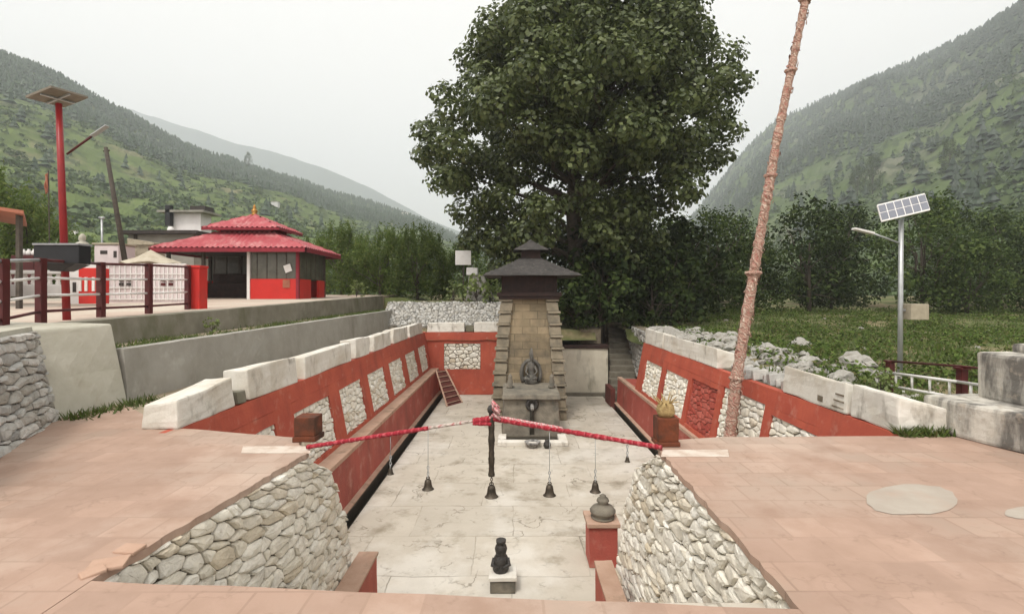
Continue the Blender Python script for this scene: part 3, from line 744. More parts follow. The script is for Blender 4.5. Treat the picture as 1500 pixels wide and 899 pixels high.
near = [(-2.393, -3), (1.458, -3), (1.458, lipY(1.458))] + jag((1.4, lipY(1.4)), (-2.35, lipY(-2.35)), 10, .008, rng) + [(-2.393, lipY(-2.39))]
mb.prism(near, -.12, -.003)
struct(mb.build('terrace', TERRA))
mb = MB()                                                          # earth-filled bodies under the terraces
mb.prism([(-7.6, -3), (-2.46, -3), (-2.46, 2.9), (-2.22, 4.9), (-2.22, 5.2), (-2.5, 5.7), (-4.05, 6.1), (-7.6, 7.4)], D - .2, -.057)
mb.prism([(1.56, -3), (8, -3), (8, 5.3), (5.0, 5.8), (2.0, 5.75), (1.56, 5.35)], D - .2, -.057)
mb.prism([(-2.4, -3), (1.5, -3), (1.5, 2.45), (-2.4, 2.7)], D - .2, -.122)
struct(mb.build('terrace_earth', MORTAR))

t = thing('stairs', 'red and pink stair dropping from the near platform into the tank', 'stairs', (-.3, 4.5, D))
mb = MB()
for k in range(14):
    ya = 2.68 + k * .325; z = -.2 * (k + 1)
    mb.box(-2.1, 1.45, ya, ya + .33, D - .2, z + .001)
mb.build('treads', FLOORM, t)
mb = MB(); mb.box(-2.12, -1.88, 5.2, 6.95, D - .1, -1.90); mb.build('cheek_wall', RED, t, rough=.008)
mb = MB(); mb.box(-2.13, -1.862, 5.2, 6.97, -1.90, -1.865); mb.build('cheek_coping', PINKLEDGE, t, rough=.008)
mb = MB(); mb.box(1.10, 1.32, 5.4, 7.06, D - .1, -2.08); mb.build('cheek_wall', RED, t, rough=.008)
mb = MB(); mb.box(1.09, 1.335, 5.4, 7.08, -2.08, -2.045); mb.build('cheek_coping', PINKLEDGE, t, rough=.008)

# the two rubble walls that flank the stair, with raking ends
def flank(name, label, Xf, sgn, end, y0, seed):
    t = thing(name, label, 'wall', (Xf(4), 4, D))
    ye = lambda z: interp(-z, end)
    zt = -.055; H = zt - D; Lr = 5.0
    def mp(s, tt, h):
        z = D + tt; f = s / Lr; y = y0 + f * (ye(z) - y0)
        return (Xf(y) - sgn * (h - .05), y, z)
    m2 = MB(); stones(m2, mp, Lr, H, .27, .112, .05, seed, gap=.007, rough=.8); m2.build('stone_face', STONE, t)
    def mp2(s, tt, h):                                           # raking end
        z = D + tt; return (Xf(6) + sgn * (.06 + s), ye(z) + h - .05, z)
    m2 = MB(); stones(m2, mp2, .5, H, .2, .14, .07, seed + 1); m2.build('end_stones', STONE, t)
    zs = [D - .1] + [D + .2 * k for k in range(0, 14)] + [zt]
    mb = MB(); vs = []
    for z in zs:
        zz = max(z, D)
        for y in (y0, 5.0, ye(zz) - .03):
            vs.append((Xf(y) + sgn * .05, y, z))
        vs.append((Xf(6) + sgn * .6, ye(zz) - .03, z)); vs.append((Xf(y0) + sgn * .6, y0, z))
    fs = []; n = 5
    for i in range(len(zs) - 1):
        for k in range(n): fs.append((i * n + k, i * n + (k + 1) % n, (i + 1) * n + (k + 1) % n, (i + 1) * n + k))
    fs.append(tuple(range(n))[::-1]); fs.append(tuple((len(zs) - 1) * n + k for k in range(n)))
    mb.add(vs, fs); mb.build('core', MORTAR_D, t)
    return t
flank('rubble_wall', 'pale dry rubble wall with raking end under the broken terrace edge, left of the stair', XLW, -1,
      [(0, 5.25), (.1, 5.35), (.46, 6.03), (1.17, 6.47), (2.0, 6.82), (2.8, 7.05)], 2.3, 31)
flank('rubble_wall', 'pale dry rubble wall with raking end beside the capped red pedestal, right of the stair', XRW, 1,
      [(0, 5.3), (.1, 5.45), (.55, 6.4), (1.3, 7.0), (2.4, 7.55), (2.8, 7.7)], 2.0, 41)
# broken paving slabs at the near left corner of the opening
for k, (u, v, a, s) in enumerate([(158, 826, .3, .10), (190, 804, -.2, .08), (136, 838, .9, .06)]):
    p = ptZ(u, v, .008); mb = MB(); c, sn = math.cos(a), math.sin(a)
    mb.obox(p, (s * c, s * sn, .004), (-s * .6 * sn, s * .6 * c, .006), (0, 0, .012))
    tag(mb.build('paving_slab', PINKLEDGE, bevel=.008), ['largest loose pink slab at the broken terrace corner', 'loose pink slab tilted over the rubble wall top', 'smallest loose pink chip beside the broken terrace corner'][k], 'slab', 'loose slabs at the terrace corner')

# cement patches and white threshold strips on the paving
def blob(name, u0, u1, v0, v1, m, seed, lift=.004):
    rng = random.Random(seed); pts = []
    for k in range(26):
        a = 2 * math.pi * k / 26; r = rng.uniform(.955, 1.045); e = .9
        cu = math.copysign(abs(math.cos(a)) ** e, math.cos(a)); sv = math.copysign(abs(math.sin(a)) ** e, math.sin(a))
        p = ptZ((u0 + u1) / 2 + (u1 - u0) / 2 * r * cu, (v0 + v1) / 2 + (v1 - v0) / 2 * r * sv, lift); pts.append(p)
    mb = MB(); mb.add(pts, [tuple(range(26))]); return struct(mb.build(name, m, fixn=False))
blob('terrace_patch', 1268, 1402, 709, 753, CEMENT, 5)
blob('terrace_patch', 1472, 1560, 741, 760, CEMENT, 6)
for (u0, u1, va, vb, lb) in [(353, 455, 654, 664, 'thin white threshold slab on the left terrace beside the brown block'), (968, 1068, 659, 669, 'thin white threshold slab on the right terrace beside the brown block')]:
    a, b, c, d = ptZ(u0, vb, 0), ptZ(u1, vb, 0), ptZ(u1 - 2, va, 0), ptZ(u0 + 3, va, 0)
    mb = MB(); mb.prism([(a.x, a.y), (b.x, b.y), (c.x, c.y), (d.x, d.y)], .001, .007)
    tag(mb.build('stone_slab', WORNW, bevel=.002), lb, 'slab')

# the strip of ground between the tank parapet and the low concrete wall
V = []; Fq = []; ys_ = np.linspace(5.9, 23.6, 60); xs_ = np.linspace(-6.0, -4.2, 9)
for y in ys_:
    for x in xs_: V.append((x, y, -.012 + .014 * nz2(x, y, 1.8) - (.05 if y < 6.9 else 0)))
for j in range(59):
    for i in range(8): a = j * 9 + i; Fq.append((a, a + 1, a + 10, a + 9))
struct(npmesh('path', V, Fq, DIRT, smooth=True))

# ------------------------------------------------------------------ parapet blocks
def parapet(x0, x1, y0, y1, h0, h1, name, label, group, seed, drop=0.0, near_drop=0.0):
    """drop > 0: the top falls away from the tank on the +x side, < 0: on the -x side"""
    a0, a1 = (max(0, -drop), max(0, drop)); n0, n1 = (near_drop if drop < 0 else 0, near_drop if drop > 0 else 0)
    mb = MB(); mb.hexa([(x0, y0, .0), (x1, y0, .0), (x1, y1, .0), (x0, y1, .0), (x0 + .01, y0 + .03, h0 - a0 - n0), (x1 - .02, y0 + .03, h0 - a1 - n1), (x1 - .02, y1 - .02, h1 - a1), (x0 + .01, y1 - .02, h1 - a0)])
    o = mb.build(name, WHITE, bevel=.03, seg=2, rough=.026); return tag(o, label, 'parapet', group)
ords = ['first', 'second', 'third', 'fourth', 'fifth', 'sixth', 'seventh']
for k, (a, b, h0, h1) in enumerate([(6.15, 7.42, .33, .45), (7.80, 9.55, .50, .47), (9.90, 12.70, .44, .46), (13.05, 14.35, .50, .48), (14.75, 16.75, .44, .47), (17.15, 19.35, .50, .47), (19.75, 22.4, .45, .46)]):
    parapet(-4.5, -4.065, a, b, h0, h1, 'parapet_block', f'{ords[k]} whitewashed parapet block from the near end of the tank wall with seven panels', 'parapet blocks on the left tank wall', k, -.05)
for k, (a, b, h0, h1) in enumerate([(5.93, 6.82, .44, .44), (6.9, 8.55, .43, .45), (11.3, 15.4, .45, .47), (15.5, 17.6, .5, .52)]):
    parapet(4.455, 5.06 if k == 0 else 4.9, a, b, h0, h1, 'parapet_block', ['sloping whitewashed parapet block beside the mouldy stepped pier', 'whitewashed parapet block with dark broken slots between the sloping block and the gap',
        'long whitewashed parapet block just beyond the broken gap', 'farthest whitewashed parapet block near the dark steps'][k], 'parapet blocks on the right tank wall', k, .12, .05 if k == 0 else 0)
parapet(-3.95, -2.27, YB + .02, YB + .55, .42, .42, 'parapet_block', 'whitewashed block on the back wall nearer the tank corner', 'parapet blocks on the back tank wall', 1)
parapet(-1.85, -.55, YB + .02, YB + .55, .44, .44, 'parapet_block', 'whitewashed block on the back wall touching the shrine', 'parapet blocks on the back tank wall', 2)
blk = [o for o in C.objects if o.get('label', '').startswith('whitewashed parapet block with dark broken')][0]
for k in range(3):
    mb = MB(); mb.box(4.447, 4.49, 6.95, 7.2 - .04 * k, .06 + .09 * k, .08 + .09 * k); mb.build('broken_slot', MORTAR, blk, rough=.006)
mb = MB(); mb.box(4.446, 4.5, 7.42, 7.54, .07, .15); mb.build('broken_hole', MORTAR, blk, rough=.006)
# exposed bricks in the parapet gaps
for k, (x, y, lb) in enumerate([(-4.3, 7.61, 'dark gap filler stone between the two nearest parapet blocks of the seven-panel wall'), (-2.06, 23.2, 'grey gap stone between the two back wall parapet blocks')]):
    mb = MB(); mb.box(x - (.24 if k == 0 else .18), x + (.24 if k == 0 else .18), y - .12, y + .12, 0, .2 + .1 * k); tag(mb.build('gap_stone', CONC_D, bevel=.03, rough=.03), lb, 'stone')
# rubble where the right parapet is broken away
mb = MB()
for k in range(16):
    rr = random.Random(k + 70); y = 8.7 + k * .165; s = rr.uniform(.07, .16)
    mb.obox((4.62 + rr.uniform(-.05, .35), y, s * .6), (s, rr.uniform(-.03, .03), .02), (.03, s * .8, -.02), (0, .02, s * .7))
tag(mb.build('broken_coping', STONE_GREY, bevel=.02, rough=.02), 'broken stone coping left where the parapet has fallen, behind the wrapped pole', 'rubble', kind='stuff')

# stepped mouldy pier on the right
t = thing('stepped_pier', 'mouldy white two-tier masonry pier at the edge of the right terrace', 'pier', (6, 4.5, 0))
mb = MB(); mb.prism([(5.0, 5.86), (5.2, 5.0), (5.35, 3.2), (9, 3.2), (9, 6.6), (5.05, 6.35)], .0, lambda x, y: .40); mb.build('lower_tier', WHITE_MOULD, t, bevel=.04, rough=.018)
mb = MB(); mb.prism([(5.55, 6.0), (5.6, 5.2), (5.75, 3.6), (9, 3.6), (9, 6.45), (5.58, 6.2)], .38, .93); mb.build('upper_tier', WHITE_MOULD, t, bevel=.04, rough=.018)
mb = MB(); mb.prism([(5.95, 5.95), (6.05, 4.2), (9, 4.2), (9, 6.2), (6.0, 6.2)], .92, 1.03); mb.build('cap', WHITE_MOULD, t, bevel=.04, rough=.018)

# ------------------------------------------------------------------ SHRINE
CX = .5; YT = 18.2
t = thing('stone_shrine', 'tall tan stone shrine tower with slate pyramid roof at the head of the tank', 'shrine', (CX, 19.4, D))
hw = lambda z: interp(z, [(-2.8, 1.32), (-1.6, 1.28), (-.4, 1.2), (.6, 1.12), (1.5, 1.02)])
zs = np.linspace(D, 1.5, 12)
mb = MB(); vs = []; fs = []
dep = 1.3; yc = YT + dep + .08
for z in zs:
    h = hw(z) - .12; hd = dep * (h / 1.2)
    vs += [(CX - h, yc - hd, z), (CX + h, yc - hd, z), (CX + h, yc + hd, z), (CX - h, yc + hd, z)]
for i in range(len(zs) - 1):
    for k in range(4): fs.append((i * 4 + k, i * 4 + (k + 1) % 4, i * 4 + 4 + (k + 1) % 4, i * 4 + 4 + k))
fs.append((3, 2, 1, 0)); n4 = (len(zs) - 1) * 4; fs.append((n4, n4 + 1, n4 + 2, n4 + 3)); mb.add(vs, fs)
mb.build('tower_core', TAN, t)
# quoins: stacked blocks with projecting slabs, four corners
nq = 10
for sx in (-1, 1):
    for sy in (-1, 1):
        mb = MB()
        for k in range(nq):
            z0 = D + (1.5 - D) * k / nq; z1 = D + (1.5 - D) * (k + 1) / nq; za = z1 - .085
            for (p, q, ex) in ((z0, za - .04, 0.0), (za - .04, za, -.055), (za, z1, .055)):
                h0, h1 = hw(p) + ex, hw(q) + ex; wd = .44 + ex * .5
                d0, d1 = dep * (hw(p) - .0) / 1.2 + ex, dep * hw(q) / 1.2 + ex
                xs_ = sorted((CX + sx * h0, CX + sx * (h0 - wd))); xs2 = sorted((CX + sx * h1, CX + sx * (h1 - wd)))
                ys_ = sorted((yc + sy * d0, yc + sy * (d0 - .5))); ys2 = sorted((yc + sy * d1, yc + sy * (d1 - .5)))
                e = .004 if ex == 0 else 0
                mb.hexa([(xs_[0], ys_[0], p + e), (xs_[1], ys_[0], p + e), (xs_[1], ys_[1], p + e), (xs_[0], ys_[1], p + e),
                         (xs2[0], ys2[0], q - e), (xs2[1], ys2[0], q - e), (xs2[1], ys2[1], q - e), (xs2[0], ys2[1], q - e)])
        mb.build('quoin', QUOIN, t, bevel=.02, rough=.012)
mb = MB(); mb.box(CX - 1.1, CX + 1.1, yc - 1.22, yc + 1.22, 1.5, 1.6); mb.box(CX - 1.16, CX + 1.16, yc - 1.28, yc + 1.28, 1.6, 1.74)
mb.build('cornice', WOODDK, t, bevel=.02)
mb = MB(); mb.box(CX - .98, CX + .98, yc - 1.05, yc + 1.05, 1.74, 2.42)
for k in range(7): x = CX - .96 + k * .32; mb.box(x - .04, x + .04, yc - 1.1, yc - 1.05, 1.75, 2.42)
mb.build('timber_gallery', WOODDK, t)
def pyramid(mb, c, hw0, hw1, z0, z1, th, n=7, courses=9):
    """slate hip roof in overlapping courses"""
    for k in range(courses):
        a = k / courses; b = (k + 1) / courses
        cv = lambda f: f + .10 * f * (1 - f)
        h0 = lerp(hw0, hw1, cv(a)); h1 = lerp(hw0, hw1, cv(b)) ; za = lerp(z0, z1, a ** 1.08); zb = lerp(z0, z1, b ** 1.08)
        j = random.Random(k).uniform(-.01, .01)
        mb.hexa([(c[0] - h0 + j, c[1] - h0, za), (c[0] + h0 + j, c[1] - h0, za), (c[0] + h0, c[1] + h0, za), (c[0] - h0, c[1] + h0, za),
                 (c[0] - h1 - .02, c[1] - h1 - .02, zb + th), (c[0] + h1 + .02, c[1] - h1 - .02, zb + th), (c[0] + h1 + .02, c[1] + h1 + .02, zb + th), (c[0] - h1 - .02, c[1] + h1 + .02, zb + th)])
mb = MB(); pyramid(mb, (CX + .08, yc), 1.74, .42, 2.34, 2.98, .05); rf = mb.build('slate_roof', SLATE, t, rough=.012)
mb = MB(); mb.box(CX + .08 - .36, CX + .08 + .36, yc - .36, yc + .36, 3.0, 3.34); mb.build('roof_neck', WOODDK, t)
mb = MB(); pyramid(mb, (CX + .08, yc), .66, .08, 3.32, 3.66, .04, courses=5); mb.build('cap_roof', SLATE, t, rough=.01)
mb = MB(); mb.lathe((CX + .08, yc, 3.66), [(.12, 0), (.13, .04), (.06, .07), (.03, .1)], 10); mb.build('finial', SLATE, t, smooth=True)
# fountain block in front
mb = MB(); mb.hexa([(CX - .92, 16.0, D), (CX + .92, 16.0, D), (CX + 1.0, YT + .1, D), (CX - 1.0, YT + .1, D), (CX - .84, 16.08, -1.62), (CX + .84, 16.08, -1.62), (CX + .9, YT + .1, -1.62), (CX - .9, YT + .1, -1.62)])
mb.build('spout_block', GREYST, t, bevel=.04, rough=.02)
mb = MB(); mb.hexa([(CX - .92, 15.95, -1.62), (CX + .92, 15.95, -1.62), (CX + .95, YT + .1, -1.62), (CX - .95, YT + .1, -1.62), (CX - .9, 15.98, -1.47), (CX + .9, 15.98, -1.47), (CX + .93, YT + .1, -1.47), (CX - .93, YT + .1, -1.47)])
mb.build('block_coping', GREYST, t, bevel=.03, rough=.02)
mb = MB(); mb.lathe((0, 0, 0), [(.20, 0), (.21, .05), (.13, .09), (.11, .03)], 20)
o = mb.build('spout_ring', BLACKST, t, smooth=True); o.matrix_parent_inverse = Matrix(); o.location = (CX + .02 - CX, 16.06 - 19.4, -1.78 - D); o.rotation_euler = (math.pi / 2, 0, 0)
mb = MB(); mb.tube([(CX + .02, 16.1, -1.8), (CX + .02, 15.75, -1.84), (CX + .02, 15.7, -1.86)], [.06, .055, .05], 10); mb.build('spout', IDOLST, t, smooth=True)
mb = MB(); mb.obox((CX + .02, 16.018, -2.3), (.07, 0, 0), (0, .03, 0), (0, -.0, .42)); mb.build('wet_streak', WET, t, bevel=.02, rough=.02)
# seated carved figure in an arched surround on the block top
def relief(x, s):
    mb = MB(); y = YT - .12
    mb.lathe((x, y, -1.47), [(.34 * s, 0), (.36 * s, .07), (.3 * s, .12), (.27 * s, .2), (.25 * s, .3), (.16 * s, .36), (.22 * s, .5), (.25 * s, .62), (.2 * s, .72), (.08 * s, .76), (.075 * s, .8), (.12 * s, .86), (.135 * s, .94), (.11 * s, 1.02), (.13 * s, 1.04), (.09 * s, 1.14), (.03 * s, 1.26)], 16)
    for q in (-1, 1):
        mb.tube([(x + q * .22 * s, y - .05, -.83), (x + q * .34 * s, y - .12, -1.03), (x + q * .2 * s, y - .26, -1.14)], [.07 * s, .06 * s, .05 * s], 8)
        mb.tube([(x + q * .16 * s, y - .1, -1.2), (x + q * .36 * s, y - .2, -1.26), (x + q * .05, y - .34, -1.27)], [.1 * s, .1 * s, .07 * s], 8)
    return mb
relief(CX + .05, .56).build('carved_figure', DARKCARV, t, smooth=True, rough=.045)
mb = MB()
arc = [(CX + .05 + .33 * math.cos(a), YT - .02, -1.15 + .5 * math.sin(a)) for a in np.linspace(-.6, math.pi + .6, 18)]
mb.tube(arc, .07, 8); mb.build('figure_arch', DARKCARV, t, smooth=True, rough=.02)
for q in (-.68, .72):
    mb = MB(); mb.lathe((CX + q, 17.2, -1.47), [(.11, 0), (.12, .06), (.08, .1), (.1, .22), (.06, .3), (.085, .36), (.03, .46)], 10); mb.build('small_figure', GREYST, t, smooth=True)
# basin slab at its foot
t2 = thing('water_basin', 'low white rimmed water basin at the foot of the shrine spout', 'basin', (CX, 15.2, D))
mb = MB(); mb.box(CX - 1.02, CX + 1.05, 15.0, 15.3, D, D + .13); mb.box(CX - 1.02, CX - .78, 15.3, 15.95, D, D + .13); mb.box(CX + .8, CX + 1.05, 15.3, 15.95, D, D + .13)
mb.build('rim', WHITE, t2, bevel=.02, rough=.012)
mb = MB(); mb.box(CX - .78, CX + .8, 15.3, 15.95, D, D + .03); mb.build('water', WET, t2)
mb = MB(); mb.lathe((CX - .0, 14.95, D + .0), [(.12, 0), (.2, .1), (.24, .17), (.2, .18), (.1, .1)], 14); mb.build('spill_bowl', IDOLST, t2, smooth=True)
mb = MB(); mb.lathe((CX + .42, 14.85, D), [(.07, 0), (.11, .08), (.1, .16), (.06, .2), (.07, .24)], 12); tag(mb.build('water_pot', BLACKST, smooth=True), 'small dark pot standing at the edge of the white basin', 'pot')

# ------------------------------------------------------------------ pedestal and idol on the floor
t = thing('kalash_pedestal', 'red pedestal with a domed grey stone cap at the end of the rubble wall', 'pedestal', (1.44, 8.5, D))
mb = MB(); mb.box(1.2, 1.66, 8.3, 8.76, D, D + .66); mb.build('shaft', REDLOW, t, bevel=.012)
mb = MB(); mb.box(1.16, 1.7, 8.26, 8.8, D + .66, D + .73); mb.build('cap_slab', PINKLEDGE, t, bevel=.012)
mb = MB(); mb.lathe((1.45, 8.5, D + .73), [(.19, 0), (.2, .03), (.16, .05), (.21, .1), (.215, .13), (.17, .19), (.09, .22), (.08, .25), (.105, .28), (.09, .32), (.05, .35), (.055, .37), (.01, .4)], 20)
mb.build('domed_cap', GREYST, t, smooth=True, rough=.006)
t = thing('stone_idol', 'small black stone idol on a low white edged plinth in front of the platform', 'statue', (-.2, 7.75, D))
mb = MB(); mb.box(-.38, .0, 7.58, 7.95, D, D + .19); mb.build('plinth', GREYST, t, bevel=.012, rough=.008)
mb = MB(); mb.box(-.4, .02, 7.56, 7.97, D + .19, D + .25); mb.build('plinth_slab', WHITE, t, bevel=.01, rough=.006)
mb = MB(); c = (-.22, 7.76, D + .25)
mb.lathe(c, [(.11, 0), (.125, .03), (.12, .1), (.125, .17), (.1, .22), (.075, .25), (.085, .29), (.095, .34), (.08, .39), (.06, .41), (.075, .43), (.075, .47), (.04, .48)], 14)
for q in (-1, 1): mb.tube([(c[0] + q * .1, c[1] - .02, c[2] + .2), (c[0] + q * .13, c[1] - .07, c[2] + .12), (c[0] + q * .03, c[1] - .12, c[2] + .1)], [.032, .03, .025], 8)
mb.build('figure', BLACKST, t, smooth=True, rough=.006)

# ------------------------------------------------------------------ brown blocks on the terrace corners
t = thing('brown_block', 'rusty brown carved block on the left terrace corner', 'block', (-2.32, 5.55, 0))
p = ptZ(445, 648, 0); mb = MB(); mb.box(p.x - .13, p.x + .13, p.y, p.y + .26, .001, .06); mb.box(p.x - .115, p.x + .115, p.y + .015, p.y + .245, .06, .27); mb.build('body', BROWNBOX, t, bevel=.012, rough=.006)
p = ptZ(980, 655, 0); t = thing('brown_block', 'rusty brown block topped by a dried cream bundle on the right terrace corner', 'block', (p.x, p.y, 0))
mb = MB(); mb.box(p.x - .125, p.x + .125, p.y, p.y + .25, .001, .05); mb.box(p.x - .11, p.x + .11, p.y + .015, p.y + .235, .05, .30); mb.build('body', BROWNBOX, t, bevel=.012, rough=.006)
t = thing('dried_bundle', 'cream dried flower head bundle lying on the brown block', 'bundle', (p.x, p.y + .12, .3))
mb = MB(); rr = random.Random(3); mb.lathe((p.x - .005, p.y + .12, .30), [(.08, 0), (.1, .05), (.09, .12), (.05, .16), (.02, .17)], 12)
mb.build('flower_head', DRYF, t, smooth=True, rough=.02)
mb = MB()
for k in range(16):
    a = rr.uniform(0, 6.28); L = rr.uniform(.08, .17); mb.tube([(p.x, p.y + .12, .4), (p.x + math.cos(a) * L * .5, p.y + .12 + math.sin(a) * L * .5, .45), (p.x + math.cos(a) * L, p.y + .12 + math.sin(a) * L, .42 + rr.uniform(0, .14))], [.012, .009, .004], 5)
mb.build('dry_stalks', DRYF, t)

# ------------------------------------------------------------------ bell frame
BY = 5.32
L = Vector((-2.17, BY, .035)); R = Vector((1.52, BY, .03)); K = Vector((-.25, BY, .335))
t = thing('bell_beam', 'two cloth wrapped poles meeting over the stair like a low gable', 'beam', (K.x, BY, 0))
def wrap(mb, a, b, r, seed, n=60):
    rr = random.Random(seed); pts = [a.lerp(b, i / n) for i in range(n + 1)]
    mb.tube(pts, [r * rr.uniform(.86, 1.16) for _ in pts], 10)
la = L.lerp(K, .66); lb = L.lerp(K, .9)
mb = MB(); wrap(mb, L, la, .0225, 1); mb.build('red_wrapped_pole', REDCLOTH, t, smooth=True)
mb = MB(); wrap(mb, la, K, .016, 2, 30); mb.build('faded_wrapped_pole', PALECLOTH, t, smooth=True)
mb = MB(); wrap(mb, lb, K + Vector((.03, 0, -.0)), .032, 3, 16); wrap(mb, lb + Vector((0, -.02, -.02)), K + Vector((0, -.02, -.055)), .02, 4, 16); mb.build('red_binding', REDCLOTH, t, smooth=True)
mb = MB(); wrap(mb, K, R, .0255, 5); mb.build('red_wrapped_pole', REDCLOTH, t, smooth=True)
mb = MB(); wrap(mb, K + Vector((.01, .0, .024)), K.lerp(R, .42) + Vector((0, 0, .022)), .016, 6, 30); mb.build('pale_cloth_fold', PINKCLOTH, t, smooth=True)
mb = MB(); rr = random.Random(9)
for k in range(9):
    q = K + Vector((.04 + rr.uniform(-.02, .04), rr.uniform(-.04, .03), .02 + k * .015)); mb.tube([q, q + Vector((rr.uniform(-.05, .05), -.02, .03)), q + Vector((rr.uniform(-.05, .06), -.02, -.03))], [.016, .022, .010], 7)
mb.build('cloth_knot', PINKCLOTH, t, smooth=True)

BELLPROF = [(.004, .118), (.02, .115), (.034, .1), (.04, .075), (.044, .045), (.052, .018), (.066, .004), (.07, 0), (.062, .002), (.04, .03), (.03, .08), (.004, .095)]
def bell(x, ztop, zb, s, label, rod=False):
    t = thing('hanging_bell', label, 'bell', (x, BY, zb), 'bells hanging from the wrapped poles')
    mb = MB(); mb.lathe((x, BY, zb), [(r * s, z * s) for r, z in BELLPROF], 18)
    mb.tube([(x + .018 * s * math.cos(a), BY, zb + .125 * s + .018 * s * math.sin(a)) for a in np.linspace(0, 6.28, 12)], .006 * s, 6); mb.build('bell_body', BRONZE, t, smooth=True)
    mb = MB(); mb.lathe((x, BY, zb - .02 * s), [(.003, 0), (.013 * s, .008), (.014 * s, .018), (.004, .03 * s), (.003, .07 * s)], 8); mb.build('clapper', BRONZE, t, smooth=True)
    if rod:
        zr = ztop - .6; mb = MB()
        prof = []; n = 34
        pts = [Vector((x, BY, lerp(ztop + .09, zr, i / n))) for i in range(n + 1)]; rr = random.Random(2)
        mb.tube(pts, [.032 * rr.uniform(.85, 1.15) for _ in pts], 9); mb.build('bronze_rod', BRONZE, t, smooth=True)
        mb = MB(); mb.lathe((x, BY, ztop + .05), [(.03, 0), (.042, .02), (.045, .05), (.03, .08), (.01, .09)], 10); mb.build('rod_head', BLACKST, t, smooth=True)
        top = zr
    else: top = ztop
    mb = MB(); zlo = zb + .14 * s; n = max(3, int((min(top, zlo + (.14 if not rod else 9)) - zlo) / .034))
    for k in range(n):
        zc = zlo + k * .032
        if zc > top: break
        ang = 0 if k % 2 else math.pi / 2
        ring = [(x + math.cos(ang) * .010 * math.cos(a), BY + math.sin(ang) * .010 * math.cos(a), zc + .019 * math.sin(a)) for a in np.linspace(0, 6.283, 9)]
        mb.tube(ring, .0045, 5)
    if not rod: mb.tube([(x, BY, zlo + n * .032 - .02), (x, BY, top)], .0032, 5)
    mb.build('chain', METAL if not rod else BRONZE, t, smooth=True)
def beamz(x): return lerp(L.z, K.z, (x - L.x) / (K.x - L.x)) if x < K.x else lerp(K.z, R.z, (x - K.x) / (R.x - K.x))
def bx(u): return (u - CU) * BY / F
def bz(v): return EYE - (v - CV) * BY / F
bell(bx(720), K.z, bz(727), 1.05, 'heavy bronze bell on the dark central rod under the cloth knot', rod=True)
bell(bx(627), beamz(bx(627)), bz(716), .92, 'bronze bell on a thin chain under the faded pole left of the rod')
bell(bx(805), beamz(bx(805)), bz(725), .98, 'bronze bell on a thin chain nearest the rod on its right')
bell(bx(872), beamz(bx(872)), bz(720), .85, 'smaller bronze bell under the right pole, next before the rubble wall')
bell(bx(572), beamz(bx(572)), bz(694), .55, 'tiny bell under the red pole in front of the low red wall')
bell(bx(919), beamz(bx(919)), bz(676), .45, 'tiny bell on a very short chain beside the right rubble wall')

# ------------------------------------------------------------------ leaning prayer pole
t = thing('prayer_pole', 'tall leaning pole wrapped in faded pink and red cloth', 'pole', (4.05, 9.5, -1.6))
pb = Vector((3.93, 9.45, -1.6)); pts = []; n = 150
def pole_at(f):
    v = lerp(690, -60, f); u = interp(v, [(-60, 1196), (0, 1180), (200, 1139), (400, 1104), (560, 1078), (640, 1069), (690, 1064)]); return ptY(u, v, 9.45)
rr = random.Random(12); rads = []
for i in range(n + 1):
    f = i / n; pts.append(pole_at(f)); r = lerp(.110, .058, f) * (1 + .06 * math.sin(i * 1.9) + rr.uniform(-.13, .13)); rads.append(r)
mb = MB(); mb.tube(pts, rads, 12); mb.build('cloth_wrap', WRAP, t, smooth=True)
for f, s in ((.385, 1.5), (.575, 1.2), (.92, 1.6), (.78, 1.25), (.18, 1.2)):
    p = pole_at(f); r = lerp(.098, .055, f) * s; mb = MB()
    for k in range(9):
        a = k * 2.4; mb.tube([p + Vector((math.cos(a) * r * .7, math.sin(a) * r * .7, -.06 + k * .012)), p + Vector((math.cos(a + .8) * r * .95, math.sin(a + .8) * r * .95, .02)), p + Vector((math.cos(a + 1.6) * r * .7, math.sin(a + 1.6) * r * .7, .05 - k * .014))], [.03, .04, .022], 7)
    mb.build('cloth_knot', WRAP, t, smooth=True)
mb = MB()
for k in range(170):                                                # loose ends of the wrapped strips
    f = rr.random(); p = pole_at(f); a = rr.uniform(0, 6.283); r = lerp(.108, .056, f); d = Vector((math.cos(a), math.sin(a), 0)); e = Vector((-d.y, d.x, rr.uniform(-.6, .6)))
    q = p + d * r; L_ = rr.uniform(.05, .14); w_ = rr.uniform(.012, .03)
    vs = []
    for j in range(4): c_ = q + d * (.012 + .018 * math.sin(j * 1.1)) + Vector((0, 0, -L_ * j / 3)) + e * .02 * j * rr.uniform(-.5, .8); vs += [c_ - e * w_, c_ + e * w_]
    mb.add(vs, [(0, 1, 3, 2), (2, 3, 5, 4), (4, 5, 7, 6)])
mb.build('cloth_tatters', WRAP, t, smooth=True, fixn=False)['kind'] = 'stuff'

